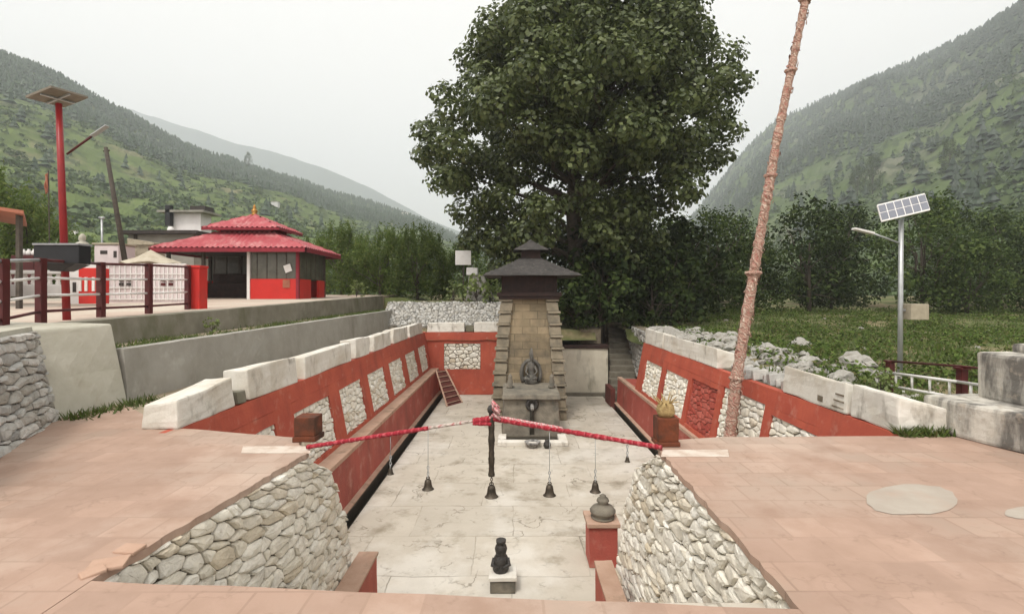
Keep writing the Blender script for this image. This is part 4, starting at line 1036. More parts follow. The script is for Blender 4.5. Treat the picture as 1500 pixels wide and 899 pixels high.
# ------------------------------------------------------------------ LEFT SIDE: retaining walls, plaza
mb = MB(); y0, y1 = 7.76, 27.2
n = 14; prof = []
vs = []
for i in range(n + 1):
    y = lerp(y0, y1, i / n); zt = lerp(.80, .95, i / n)
    vs += [(-5.86, y, -.3), (-5.94, y, zt), (-6.16, y, zt), (-6.2, y, -.3)]
fs = []
for i in range(n):
    for k in range(4): fs.append((i * 4 + k, i * 4 + (k + 1) % 4, i * 4 + 4 + (k + 1) % 4, i * 4 + 4 + k))
fs += [(0, 1, 2, 3), tuple(n * 4 + k for k in (3, 2, 1, 0))]; mb.add(vs, fs)
tag(mb.build('retaining_wall', CONC, rough=.012), 'lower grey concrete retaining wall just behind the white parapet', 'wall', 'concrete retaining walls')
mb = MB(); mb.prism([(-7.2, 7.5), (-6.15, 7.5), (-6.15, 27.2), (-7.2, 27.2)], -.3, lambda x, y: lerp(.74, .9, (y - 7.5) / 19.7))
struct(mb.build('bank', DIRT, rough=.03))
mb = MB(); vs = []
for i in range(n + 1):
    y = lerp(7.6, 27.4, i / n); zt = float(plaza_z(y)) + .03
    vs += [(-7.02, y, .3), (-7.1, y, zt), (-7.4, y, zt), (-7.42, y, .3)]
fs = []
for i in range(n):
    for k in range(4): fs.append((i * 4 + k, i * 4 + (k + 1) % 4, i * 4 + 4 + (k + 1) % 4, i * 4 + 4 + k))
fs += [(0, 1, 2, 3), tuple(n * 4 + k for k in (3, 2, 1, 0))]; mb.add(vs, fs)
tag(mb.build('retaining_wall', CONC_D, rough=.015), 'upper mossy concrete retaining wall along the plaza edge', 'wall', 'concrete retaining walls')
mb = MB(); mb.prism([(-45, 4.5), (-7.0, 4.5), (-7.35, 8), (-7.35, 27.4), (-7.0, 31), (-45, 31)], 0, lambda x, y: float(plaza_z(y)))
struct(mb.build('plaza', PLAZA))
# pale buttress
t = thing('concrete_buttress', 'pale battered concrete buttress below the fence, end of the rubble wall', 'buttress', (-6.2, 7.2, 0))
mb = MB(); mb.hexa([(-5.96, 6.62, -.15), (-5.80, 7.72, -.15), (-8.2, 8.0, -.15), (-8.2, 6.3, -.15), (-6.44, 6.72, 1.16), (-6.06, 7.70, 1.19), (-8.2, 8.0, 1.22), (-8.2, 6.4, 1.18)])
mb.build('body', CONC_L, t, bevel=.05, seg=3, rough=.014)
# grey rubble wall at the far left
t = thing('rubble_wall', 'grey dry stone retaining wall at the left terrace edge below the fence', 'wall', (-5.6, 5.8, 0))
A0 = Vector((-6.02, 6.72, -.05)); A1 = Vector((-4.25, 3.4, -.05)); dA = (A1 - A0); LA = dA.length; dA.normalize(); nA = Vector((-dA.y, dA.x, 0))
if nA.x < 0: nA = -nA
def mpL(s, tt, h): p = A0 + dA * s + Vector((0, 0, tt)); return p + nA * (h - .18 * tt)
m2 = MB(); stones(m2, mpL, LA, 1.2, .30, .10, .055, 58, gap=.008, rough=.8); m2.build('stone_face', STONE_GREY, t)
mb = MB(); q = lambda p, z, o: tuple(p + nA * o + Vector((0, 0, z)))
mb.hexa([q(A0, -.1, -.02), q(A1, -.1, -.02), q(A1, -.1, -1.4), q(A0, -.1, -1.4), q(A0, 1.17, -.26), q(A1, 1.17, -.26), q(A1, 1.17, -1.4), q(A0, 1.17, -1.4)]); mb.build('core', MORTAR, t)
mb = MB(); mb.hexa([q(A0, 1.172, -.22), q(A1, 1.172, -.22), q(A1, 1.172, -1.4), q(A0, 1.172, -1.4), q(A0, 1.25, -.24), q(A1, 1.25, -.24), q(A1, 1.25, -1.4), q(A0, 1.25, -1.4)]); mb.build('coping', CONC_L, t, rough=.02)

# fence
posts = [(4, 379, 482, 7.35), (60, 378, 468, 8.3), (148, 384, 461, 10.0), (218, 386, 457, 11.2), (275, 389, 452, 13.1)]
t = thing('fence', 'dark red post fence with white rails along the plaza edge', 'fence', (-8, 9, 1.2))
tops = []; bots = []
for (u, v0, v1, Y) in posts:
    a, b = ptY(u, v1 + 4, Y), ptY(u, v0, Y); bots.append(a); tops.append(b)
    mb = MB(); mb.box(a.x - .055, a.x + .055, Y - .055, Y + .055, a.z - .05, b.z); mb.build('post', POSTRED, t, bevel=.006)
tops.insert(0, tops[0] + (tops[0] - tops[1]) * 1.5); bots.insert(0, bots[0] + (bots[0] - bots[1]) * 1.5)
mb = MB(); mb.box(tops[0].x - .055, tops[0].x + .055, tops[0].y - .055, tops[0].y + .055, bots[0].z - .05, tops[0].z); mb.build('post', POSTRED, t, bevel=.006)
for i in range(len(tops) - 1):
    for f, r, m_ in ((.97, .025, POSTRED if i > 1 else METAL), (.69, .022, WHITEP), (.42, .022, WHITEP), (.17, .024, POSTRED)):
        mb = MB(); mb.tube([bots[i].lerp(tops[i], f), bots[i + 1].lerp(tops[i + 1], f)], r, 8); mb.build('rail', m_, t, smooth=True)
# square red pillar
p = ptY(286, 452, 13.3); t = thing('red_pillar', 'bright red square gate pillar at the end of the fence', 'pillar', (p.x, 13.3, p.z))
mb = MB(); mb.box(p.x - .17, p.x + .17, 13.2, 13.55, p.z - .05, p.z + 1.05); mb.build('shaft', BRIGHTRED, t, bevel=.01)
mb = MB(); mb.box(p.x - .19, p.x + .19, 13.18, 13.57, p.z + 1.05, p.z + 1.12); mb.build('cap', BRIGHTRED, t, bevel=.01)

# left solar lamp with battery box
t = thing('solar_lamp', 'red pole solar lamp with tilted panel and black battery box', 'street lamp', (-8.1, 9.2, 1.2))
YS = 9.2; pb_, pt_ = ptY(98, 467, YS), ptY(86, 152, YS)
mb = MB(); mb.tube([pb_ + Vector((0, 0, -.05)), pb_.lerp(pt_, .62), pt_], [.062, .055, .05], 12); mb.build('pole', POLERED, t, smooth=True)
pc = pt_ + Vector((-.02, 0, .12)); ax = Vector((.27, -.05, .07)); ay = Vector((.08, .29, .02)); az = ax.cross(ay).normalized()
mb = MB(); mb.obox(pc, ax, ay, az * .02); f_ = mb.build('panel', PANELBACK, t, bevel=.004)
mb = MB(); mb.obox(pc + az * .022, ax * .94, ay * .94, az * .003); mb.build('solar_cells', CELL, f_) if False else None
mb = MB(); mb.obox(pc - az * .03, ax * .9, ay * .05, az * .018); mb.obox(pc - az * .03, ax * .05, ay * .9, az * .018); mb.build('panel_bracket', METAL, t)
a_ = ptY(98, 226, YS); b_ = ptY(134, 200, YS); c_ = ptY(158, 184, YS)
mb = MB(); mb.tube([a_, b_], [.018, .022], 8); mb.build('lamp_arm', POSTRED, t, smooth=True)
mb = MB(); d_ = (c_ - b_).normalized(); mb.obox(b_.lerp(c_, .5), d_ * .17, Vector((0, .05, 0)), d_.cross(Vector((0, 1, 0))) * .012); mb.build('lamp_head', METAL, t, bevel=.01)
x0, x1 = ptY(75, 0, YS).x, ptY(139, 0, YS).x; z0, z1 = ptY(0, 388, YS).z, ptY(0, 362, YS).z
mb = MB(); mb.box(x0, x1, YS - .34, YS - .08, z0, z1); bb = mb.build('battery_box', BLACKP, t, bevel=.015)
mb = MB(); mb.box(x0 - .01, x1 + .01, YS - .36, YS - .06, z1, z1 + .035); mb.build('box_lid', GREYCAN, bb, bevel=.01)
bb.children[0].matrix_parent_inverse = Matrix(); bb.children[0].location = (0, 0, 0)
mb = MB(); mb.hexa([(pb_.x - .12, YS - .2, z0 - .12), (pb_.x + .1, YS - .2, z0 - .12), (pb_.x + .1, YS + .03, z0 - .12), (pb_.x - .12, YS + .03, z0 - .12), (x0 + .1, YS - .3, z0), (x1 - .1, YS - .3, z0), (x1 - .1, YS + .03, z0), (x0 + .1, YS + .03, z0)]); mb.build('box_bracket', BLACKP, t)

# leaning dark utility pole
mb = MB(); a, b = ptY(186, 400, 20), ptY(155, 216, 20); mb.tube([a, a.lerp(b, .5), b], [.1, .085, .07], 9); mb.tube([b.lerp(a, .03) + Vector((-.12, 0, 0)), b.lerp(a, .03) + Vector((.12, 0, .03))], .03, 6)
tag(mb.build('utility_pole', WOODPOLE, smooth=True), 'dark wooden pole leaning left beyond the solar lamp', 'pole')
# orange flag on a thin staff
t = thing('flag', 'small faded orange flag on a thin staff left of the red lamp pole', 'flag', tuple(ptY(72, 330, 17)))
mb = MB(); mb.tube([ptY(73, 400, 17), ptY(71, 250, 17)], .018, 6); mb.build('staff', WOODPOLE, t)
mb = MB(); g = []
for j in range(9):
    for i in range(4): g.append(tuple(ptY(70.5 - i * 1.6 + math.sin(j) * .8, 253 + j * 3.6 + i, 17 + .05 * math.sin(i * 2 + j))))
mb.add(g, [(j * 4 + i, j * 4 + i + 1, j * 4 + i + 5, j * 4 + i + 4) for j in range(8) for i in range(3)]); fo = mb.build('flag_cloth', ORANGE, t, fixn=False, smooth=True)
sm = fo.modifiers.new('thickness', 'SOLIDIFY'); sm.thickness = .01

# ------------------------------------------------------------------ pavilion
def corr_roof(mb, e0, e1, r0, r1, n, amp=.035, rows=6, courses=5):
    """one corrugated slope between an eave line and a ridge line"""
    e0, e1, r0, r1 = map(Vector, (e0, e1, r0, r1)); nrm = (e1 - e0).cross(r0 - e0).normalized()
    if nrm.z < 0: nrm = -nrm
    R_ = courses * 2; vs = []
    for j in range(R_ + 1):
        f = j / R_; a = e0.lerp(r0, f); b = e1.lerp(r1, f)
        lift = .03 if j % 2 == 0 and j else 0
        for i in range(n + 1):
            g = i / n
            x = a.lerp(b, g); ph = ((e1 - e0).length * (0.5) + (x - e0.lerp(e1, .5)).dot((e1 - e0).normalized())) / .22
            vs.append(x + nrm * (amp * math.sin(ph * 2 * math.pi) + lift))
    o = len(mb.v); mb.v.extend([tuple(v) for v in vs])
    for j in range(R_):
        for i in range(n): k = o + j * (n + 1) + i; mb.f.append([k, k + 1, k + n + 2, k + n + 1]); mb.mi.append(0)
zp = 1.48
t = thing('pavilion', 'open red pavilion with two-tier pink tin roof on the plaza', 'pavilion', (-12, 23.4, zp))
ex0, ex1, ey0, ey1, ez = -15.35, -8.75, 21.4, 25.7, 3.66
ux0, ux1, uy0, uy1, uz = -13.3, -10.7, 22.7, 24.4, 4.42
def hip(mb, a, b, n):
    (x0, x1, y0, y1, z), (X0, X1, Y0, Y1, Z) = a, b
    corr_roof(mb, (x0, y0, z), (x1, y0, z), (X0, Y0, Z), (X1, Y0, Z), n); corr_roof(mb, (x1, y0, z), (x1, y1, z), (X1, Y0, Z), (X1, Y1, Z), n)
    corr_roof(mb, (x1, y1, z), (x0, y1, z), (X1, Y1, Z), (X0, Y1, Z), n); corr_roof(mb, (x0, y1, z), (x0, y0, z), (X0, Y1, Z), (X0, Y0, Z), n)
mb = MB(); hip(mb, (ex0, ex1, ey0, ey1, ez), (ux0, ux1, uy0, uy1, uz), 90); rl = mb.build('lower_roof', ROOFRED, t, smooth=True, fixn=False)
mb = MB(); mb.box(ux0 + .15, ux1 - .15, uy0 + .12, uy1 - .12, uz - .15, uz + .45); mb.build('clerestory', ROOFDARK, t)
mb = MB(); hip(mb, (ux0 - .42, ux1 + .42, uy0 - .4, uy1 + .4, 4.62), (-12.1, -11.9, 23.45, 23.65, 5.32), 50); mb.build('upper_roof', ROOFRED, t, smooth=True, fixn=False)
mb = MB(); mb.lathe((-12, 23.55, 5.3), [(.13, 0), (.16, .05), (.09, .1), (.14, .2), (.13, .26), (.06, .32), (.08, .38), (.02, .52)], 12); mb.build('finial', GOLD, t, smooth=True)
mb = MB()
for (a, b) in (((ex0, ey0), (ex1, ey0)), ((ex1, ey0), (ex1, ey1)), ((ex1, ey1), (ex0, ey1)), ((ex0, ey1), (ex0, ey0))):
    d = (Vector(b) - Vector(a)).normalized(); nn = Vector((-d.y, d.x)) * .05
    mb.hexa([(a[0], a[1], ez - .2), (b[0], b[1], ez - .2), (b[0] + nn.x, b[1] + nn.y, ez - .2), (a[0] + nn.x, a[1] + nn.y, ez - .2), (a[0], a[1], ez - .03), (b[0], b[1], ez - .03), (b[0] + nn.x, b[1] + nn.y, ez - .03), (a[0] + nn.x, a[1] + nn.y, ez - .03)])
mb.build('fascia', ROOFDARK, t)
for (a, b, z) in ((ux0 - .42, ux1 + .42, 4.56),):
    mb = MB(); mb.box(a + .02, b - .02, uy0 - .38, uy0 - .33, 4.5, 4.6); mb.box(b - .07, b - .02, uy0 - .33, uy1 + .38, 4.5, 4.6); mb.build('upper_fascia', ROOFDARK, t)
mb = MB(); mb.add([(ex0 + .1, ey0 + .1, ez - .1), (ex1 - .1, ey0 + .1, ez - .1), (ex1 - .1, ey1 - .1, ez - .1), (ex0 + .1, ey1 - .1, ez - .1), (ex0 + .1, ey0 + .1, ez - .06), (ex1 - .1, ey0 + .1, ez - .06), (ex1 - .1, ey1 - .1, ez - .06), (ex0 + .1, ey1 - .1, ez - .06)], [(0, 3, 2, 1), (4, 5, 6, 7), (0, 1, 5, 4), (1, 2, 6, 5), (2, 3, 7, 6), (3, 0, 4, 7)]); mb.build('ceiling', DARKIN, t)
px = [-14.9, -13.4, -11.45, -9.35]
for x in px:
    for y in (22.0, 25.0):
        mb = MB(); mb.box(x - .06, x + .06, y - .06, y + .06, zp - .05, ez - .1)
        white = abs(x + 11.45) < .01 and y < 23; red = x > -10 and y < 23
        mb.build('post', WHITEP if white else (ROOFDARK if red else WOODPOLE), t)
mb = MB(); mb.box(-11.38, -9.36, 21.97, 22.05, zp, zp + .87); mb.box(-9.40, -9.30, 22.05, 23.3, zp, zp + .87); mb.box(-9.4, -9.3, 24.2, 25.0, zp, zp + .87); mb.box(-15, -9.3, 25.02, 25.1, zp, zp + .87)
mb.box(-14.96, -14.88, 22, 25, zp, zp + .87); mb.build('half_wall', BRIGHTRED, t)
# slim mullions and lattice
mb = MB()
for x in np.arange(-11.1, -9.4, .42): mb.box(x - .02, x + .02, 21.99, 22.03, zp + .87, ez - .1)
for y in np.arange(22.4, 25, .5): mb.box(-9.37, -9.33, y - .02, y + .02, zp + .87, ez - .1)
for x in np.arange(-14.7, -9.4, .6): mb.box(x - .025, x + .025, 25.0, 25.04, zp + .87, ez - .1)
mb.build('mullions', WOODPOLE, t)
GLASS = mm('dusty_grey_glass', (.13, .125, .10), (.075, .075, .06), scale=2, bump=0, rough=.2, spec=.5)
for (x0, x1, y0, y1) in ((-11.36, -9.42, 22.005, 22.015), (-9.355, -9.345, 22.1, 24.95), (-14.85, -9.45, 25.015, 25.025)):
    mb = MB(); mb.box(x0, x1, y0, y1, zp + .875, ez - .12); mb.build('glazing', GLASS, t)
mb = MB(); mb.box(-14.6, -11.9, 24.3, 24.8, zp, zp + .75); mb.box(-14.6, -11.9, 24.7, 24.82, zp + .75, zp + 1.2); mb.build('bench', WOODDK, t, bevel=.02)
mb = MB(); mb.box(-15.0, -9.25, 21.9, 25.15, zp - .1, zp + .003); mb.build('floor_slab', CONC_L, t)
mb = MB(); mb.obox((-9.75, 21.93, zp + 1.32), (.14, 0, .05), (0, .012, 0), (-.05, 0, .15)); tag(mb.build('notice_paper', WHITEP), 'crooked white notice pinned to the pavilion glazing', 'notice')
mb = MB(); mb.obox((-9.82, 21.945, zp + .66), (.15, 0, 0), (0, .01, 0), (0, 0, .17)); mb.obox((-9.82, 21.93, zp + .72), (.05, 0, .05), (0, .01, 0), (-.05, 0, .05)); tag(mb.build('painted_emblem', ORANGE), 'small orange emblem plate on the red half wall of the pavilion', 'emblem')

# ------------------------------------------------------------------ plaza clutter
# white sheet gate with small lattice windows
t = thing('panel_wall', 'white sheet metal wall with small barred windows behind the fence', 'wall', (-13.2, 17.9, 1.35))
YW = 17.8
for (u0, u1, n_) in ((152, 216, 2), (221, 272, 4)):
    a, b = ptY(u0, 440, YW), ptY(u1, 386, YW); mb = MB(); mb.box(a.x, b.x, YW, YW + .06, a.z - .1, b.z)
    pn = mb.build('sheet_panel', PINKW, t)
    mb = MB()
    for k in range(9): x = lerp(a.x, b.x, k / 8); mb.box(x - .018, x + .018, YW - .03, YW - .002, a.z, b.z)
    for z in (a.z + .05, b.z - .03, lerp(a.z, b.z, .72), lerp(a.z, b.z, .35)): mb.box(a.x, b.x, YW - .045, YW - .032, z - .018, z + .018)
    mb.build('batten', WHITEP, t)
    mb = MB(); cx = lerp(a.x, b.x, .52 if n_ == 2 else .5); zc = lerp(a.z, b.z, .5)
    for k in range(n_ if n_ == 2 else 2):
        for j in range(2): mb.box(cx - .22 + k * .26, cx - .06 + k * .26, YW - .06, YW - .05, zc - .13 + j * .15, zc - .03 + j * .15)
    mb.build('window', DARKIN if n_ == 2 else POSTRED, t)
# balustrade further left
t = thing('balustrade', 'white balustrade with vase openings behind the left fence posts', 'balustrade', (-15, 17, 1.35))
YV = 16.8; a, b = ptY(-40, 421, YV), ptY(94, 396, YV); zt_ = b.z; za_ = a.z
mb = MB(); mb.box(a.x, b.x, YV - .1, YV + .12, zt_ - .12, zt_); mb.box(a.x, b.x, YV - .1, YV + .12, za_ - .3, za_ + .1); mb.build('coping', WHITEP, t, bevel=.02)
mb = MB()
for x in np.arange(a.x + .1, b.x, .27): mb.lathe((x, YV, za_ + .1), [(.06, 0), (.07, .05), (.05, .1), (.08, .2), (.05, .32), (.06, zt_ - za_ - .23)], 8)
ob = mb.build('baluster', WHITEP, t, smooth=True)
for k, (u, w_) in enumerate([(36, 40)]):
    a, b = ptY(20, 397, 19.5), ptY(52, 374, 19.5); mb = MB(); mb.box(a.x, b.x, 19.4, 19.8, a.z - .6, b.z)
    tag(mb.build('maroon_cabinet', POSTRED, bevel=.01), 'maroon cabinet with white jars behind the balustrade', 'cabinet')
    for j in range(4):
        p = ptY(25 + j * 8, 380, 19.3); mb = MB(); mb.lathe((p.x, 19.55, b.z), [(.07, 0), (.09, .06), (.08, .16), (.04, .2), (.05, .24)], 8)
        tag(mb.build('white_jar', WHITEP, smooth=True), 'small white jar in a row on the maroon cabinet', 'jar', 'jars on the maroon cabinet')
# red and white shrine post
p = ptY(132, 440, 15.5); t = thing('shrine_post', 'red painted shrine post with white pilasters behind the battery box', 'post', (p.x, 15.5, p.z))
mb = MB(); mb.box(p.x - .27, p.x + .27, 15.4, 15.9, p.z - .1, p.z + .98); mb.build('body', BRIGHTRED, t, bevel=.02)
mb = MB()
for q in (-.2, -.02, .2): mb.box(p.x + q - .035, p.x + q + .035, 15.36, 15.4, p.z + .28, p.z + .7)
mb.build('pilaster', WHITEP, t)
mb = MB(); mb.box(p.x - .85, p.x - .3, 15.5, 15.62, p.z - .1, p.z + .75)
hole = MB()
for q in (-.7, -.47): hole.box(p.x + q - .05, p.x + q + .05, 15.485, 15.498, p.z + .25, p.z + .55)
mb.build('wing_panel', WHITEP, t); hole.build('wing_slot', DARKIN, t)
# white statue on a plinth
p = ptY(120, 394, 21); t = thing('white_statue', 'small white seated statue on a plinth behind the black battery box', 'statue', (p.x, 21, p.z))
mb = MB(); mb.box(p.x - .35, p.x + .9, 20.8, 21.3, 1.4, p.z + .25); mb.build('plinth', WHITEP, t, bevel=.03)
mb = MB(); mb.lathe((p.x, 21, p.z + .25), [(.3, 0), (.32, .12), (.24, .3), (.2, .5), (.24, .68), (.2, .82), (.09, .88), (.13, .98), (.12, 1.1), (.04, 1.2)], 14)
for q in (-1, 1): mb.tube([(p.x + q * .2, 21, p.z + .95), (p.x + q * .34, 20.88, p.z + .7), (p.x + q * .15, 20.75, p.z + .6)], [.08, .07, .05], 8)
mb.build('figure', CONC_L, t, smooth=True, rough=.03)
# slim pale pole
mb = MB(); mb.tube([ptY(150, 400, 24), ptY(149, 320, 24)], .045, 8); mb.tube([ptY(149, 320, 24) + Vector((-.12, 0, .02)), ptY(149, 320, 24) + Vector((.12, 0, .02))], .06, 8); tag(mb.build('lamp_post', METAL, smooth=True), 'slim pale post between the white statue and the leaning pole', 'post')
# pinkish tank hut
p = ptY(158, 384, 22); t = thing('pink_hut', 'small pinkish hut with a dark slot and rounded end behind the white sheet wall', 'hut', (p.x, 22, 1.5))
mb = MB(); mb.box(p.x - .6, p.x + .45, 22, 23, 1.4, p.z + .75); mb.build('body', PINKW, t, bevel=.06)
mb = MB(); mb.box(p.x - .32, p.x - .02, 21.985, 21.998, p.z + .35, p.z + .5); mb.box(p.x + .25, p.x + .38, 21.985, 21.998, p.z + .2, p.z + .48); mb.build('slot', DARKIN, t)
mb = MB(); mb.box(p.x - .66, p.x + .5, 21.95, 23.05, p.z + .75, p.z + .83); mb.build('roof', TANBOX, t, bevel=.02)
mb = MB(); mb.hexa([(p.x - .3, 23.5, p.z + .9), (p.x + .9, 23.5, p.z + .9), (p.x + .9, 24.5, p.z + .9), (p.x - .3, 24.5, p.z + .9), (p.x - .3, 23.5, p.z + 1.2), (p.x + .9, 23.5, p.z + 1.0), (p.x + .9, 24.5, p.z + 1.0), (p.x - .3, 24.5, p.z + 1.2)])
mb.box(p.x - .2, p.x + .8, 23.6, 24.4, 1.4, p.z + .9); tag(mb.build('tin_lean_to', TANBOX), 'brown roofed lean-to behind the pinkish hut', 'shed')
# tarpaulin canopy
p = ptY(215, 386, 18.6); t = thing('tarpaulin_canopy', 'tan tarpaulin spread over a low frame above the white sheet wall', 'canopy', (p.x, 18.6, 1.4))
mb = MB(); nn_ = 16; vs = [(p.x, 18.8, p.z + .52)]
for k in range(nn_):
    a = 6.283 * k / nn_; vs.append((p.x + 1.05 * math.cos(a), 18.8 + .7 * math.sin(a), p.z + .02 + .05 * math.sin(k * 2.1)))
for k in range(nn_):
    a = 6.283 * k / nn_; vs.append((p.x + .5 * math.cos(a), 18.8 + .33 * math.sin(a), p.z + .22 + .03 * math.sin(k * 1.3)))
fs = [(0, 1 + nn_ + k, 1 + nn_ + (k + 1) % nn_) for k in range(nn_)] + [(1 + k, 1 + (k + 1) % nn_, 1 + nn_ + (k + 1) % nn_, 1 + nn_ + k) for k in range(nn_)]
mb.add(vs, fs); o = mb.build('tarpaulin', CLOTHG, t); o.modifiers.new('thickness', 'SOLIDIFY').thickness = .02
mb = MB()
for q in (-.8, .8): mb.tube([(p.x + q, 18.8, 1.35), (p.x + q, 18.8, p.z + .08)], .03, 6)
mb.build('leg', WOODPOLE, t)

# ------------------------------------------------------------------ houses on the left
def house_box(name, label, u0, u1, vtop, Y, dep, z0, wallm, roof_over, roofm, group=None):
    a, b = ptY(u0, vtop, Y), ptY(u1, vtop, Y)
    t = thing(name, label, 'house', ((a.x + b.x) / 2, Y, z0), group)
    mb = MB(); mb.box(a.x, b.x, Y, Y + dep, z0, a.z); mb.build('wall', wallm, t)
    mb = MB(); mb.box(a.x - roof_over, b.x + roof_over, Y - roof_over, Y + dep + roof_over, a.z, a.z + .18); mb.build('roof', roofm, t)
    return t, a, b
t, a, b = house_box('white_house', 'pale flat roofed house with a chimney above the grey shed', 246, 294, 312, 46, 1.6, 1.2, PALEWALL, .6, SHEDGREY)
mb = MB(); mb.box(a.x + .15, a.x + .55, 45.4, 45.9, a.z - 1.2, a.z + .6); mb.build('pipe', BLACKP, t)
mb = MB(); mb.box(a.x + 1.6, b.x, 46.6, 48, a.z + .18, a.z + .75); mb.build('roof_bushes', DARKIN, t)
mb = MB(); mb.box(a.x + 1.2, a.x + 2.2, 45.97, 46.02, a.z - 3.2, a.z - 1.9); mb.build('window', DARKIN, t)
t, a, b = house_box('grey_shed', 'low grey plaster shed with a dark flat roof behind the pavilion', 188, 284, 343, 28.5, 1.6, 1.4, SHEDGREY, .35, DARKIN)
mb = MB(); mb.box(a.x + .35, a.x + .5, 28.42, 28.49, 1.4, a.z); mb.box(a.x + 1.2, a.x + 2.1, 28.45, 28.49, 1.5, 3.6); mb.build('door', WOODPOLE, t)
mb = MB(); mb.lathe((a.x + 1.75, 29.4, a.z + .18), [(.16, 0), (.18, .15), (.14, .3), (.05, .36)], 10); tag(mb.build('roof_tank', WHITEP, smooth=True), 'tiny white tank on the roof of the grey shed', 'tank')
# orange roofed house at the left edge
t = thing('orange_roof_house', 'dark house with an orange tin eave at the left edge of the view', 'house', (-15, 14, 1.3))
e = ptY(40, 311, 13.2); mb = MB()
mb.hexa([(-22, 13.1, e.z + 1.35), (e.x, 13.1, e.z - .06), (e.x - 2.2, 15.5, e.z - .06), (-22, 15.5, e.z + 1.35), (-22, 13.1, e.z + 1.45), (e.x, 13.1, e.z + .03), (e.x - 2.2, 15.5, e.z + .03), (-22, 15.5, e.z + 1.45)]); mb.build('roof', ORANGE, t)
mb = MB(); mb.box(-22, e.x - 2.9, 13.6, 15.2, 1.2, e.z - .02); mb.build('wall', DARKIN, t)
mb = MB(); mb.box(e.x - .5, e.x - .4, 13.4, 13.5, 1.2, e.z); mb.build('post', WOODPOLE, t)
# more houses far up the left slope
for k, (u, v, s) in enumerate([(372, 257, 1.0), (405, 293, 1.2), (108, 342, .8), (590, 310, 1.0), (460, 300, .9)]):
    i = int(np.argmin(abs(ul - u))); col = gl[:, i]; vv = CV - (col[:, 2] - EYE) * F / col[:, 1]; j = int(np.argmin(abs(vv - v - 6))); P = col[j]
    w_ = .006 * P[1] * s; 
    lb = ['tiny white house below the ridge trees of the left hill', 'pale house halfway up the left hill above the pavilion finial', 'small white house behind the white statue at the hill foot', 'white hut near the right end of the left hill', 'pale house on the left hill above the willow bushes'][k]
    t = thing('hill_house', lb, 'house', tuple(P), 'houses on the left hillside')
    mb = MB(); mb.box(P[0] - w_, P[0] + w_, P[1] - w_ * .6, P[1] + w_ * .6, P[2] - 2, P[2] + w_ * .9); mb.build('wall', PALEWALL, t)
    mb = MB(); mb.box(P[0] - w_ * 1.15, P[0] + w_ * 1.15, P[1] - w_ * .7, P[1] + w_ * .7, P[2] + w_ * .9, P[2] + w_ * 1.05); mb.build('roof', TANBOX, t)

# ------------------------------------------------------------------ right side: lamp, railing, rocks
t = thing('solar_lamp', 'grey pole solar lamp with white framed panel on the meadow', 'street lamp', (9.0, 12, -.6))
YR = 12.0; pb_, pt_ = ptY(1318, 590, YR), ptY(1320, 322, YR)
mb = MB(); mb.tube([pb_, pt_], [.055, .05], 12); mb.build('pole', METAL, t, smooth=True)
pc = ptY(1320, 305, YR) + Vector((0, -.06, 0)); ax = (ptY(1355, 297, YR) - ptY(1285, 314, YR)) / 2; up = Vector((.03, .12, .22)); az = ax.cross(up).normalized()
if az.y > 0: az = -az
up = up.normalized() * .25
pan = MB(); pan.obox(pc, ax, up, az * .018); po = pan.build('panel', WHITEP, t, bevel=.004)
mb = MB()
for k in range(6):
    f = -.83 + k * .332
    for q in (-.44, .44): mb.obox(pc + az * .021 + ax * f + up * q, ax * .145, up * .40, az * .003)
co = mb.build('solar_cells', CELL, t)
a_ = ptY(1320, 357, YR); b_ = ptY(1279, 342, YR); c_ = ptY(1250, 335, YR)
mb = MB(); mb.tube([a_, b_], .022, 8); mb.build('lamp_arm', METAL, t, smooth=True)
mb = MB(); d_ = (c_ - b_); mb.obox(b_.lerp(c_, .5), d_ * .5, Vector((0, .07, 0)), d_.normalized().cross(Vector((0, 1, 0))) * .025); mb.build('lamp_head', WHITEP, t, bevel=.012)
q0, q1 = ptY(1326, 468, YR), ptY(1352, 445, YR)
mb = MB(); mb.box(q0.x, q1.x, YR - .18, YR + .14, q0.z, q1.z); mb.build('battery_box', TANBOX, t, bevel=.015)
mb = MB(); mb.box(pb_.x, q0.x, YR - .02, YR + .02, q0.z + .2, q0.z + .25); mb.build('box_bracket', METAL, t)

t = thing('railing', 'maroon post railing with a white ladder rail beyond the right parapet', 'railing', (7.9, 9, -.6))
pA, pB, pC = Vector((8.05, 11.0, .19)), Vector((7.85, 9.0, .32)), Vector((7.6, 6.6, .45))
for p in (pA, pB, pC):
    mb = MB(); mb.box(p.x - .06, p.x + .06, p.y - .06, p.y + .06, -.8, p.z); mb.build('post', POSTRED, t, bevel=.006)
    mb = MB(); mb.box(p.x - .085, p.x + .085, p.y - .085, p.y + .085, p.z, p.z + .035); mb.build('post_cap', POSTRED, t)
mb = MB(); mb.tube([pA + Vector((0, 0, .02)), pB + Vector((0, 0, .05)), pC + Vector((0, 0, .05))], .022, 8); mb.build('top_rail', POSTRED, t, smooth=True)
mb = MB()
for dz in (-.22, -.5):
    for a, b in ((pA, pB), (pB, pC)): mb.tube([a + Vector((-.07, 0, dz)), b + Vector((-.07, 0, dz))], .028, 8)
for f in np.linspace(.15, .9, 4): 
    a = pA.lerp(pB, f) + Vector((-.07, 0, 0)); mb.tube([a + Vector((0, 0, -.22)), a + Vector((0, 0, -.5))], .022, 6)
for f in np.linspace(.12, .92, 5):
    a = pB.lerp(pC, f) + Vector((-.07, 0, 0)); mb.tube([a + Vector((0, 0, -.22)), a + Vector((0, 0, -.5))], .022, 6)
mb.build('ladder_rail', WHITEP, t, smooth=True)

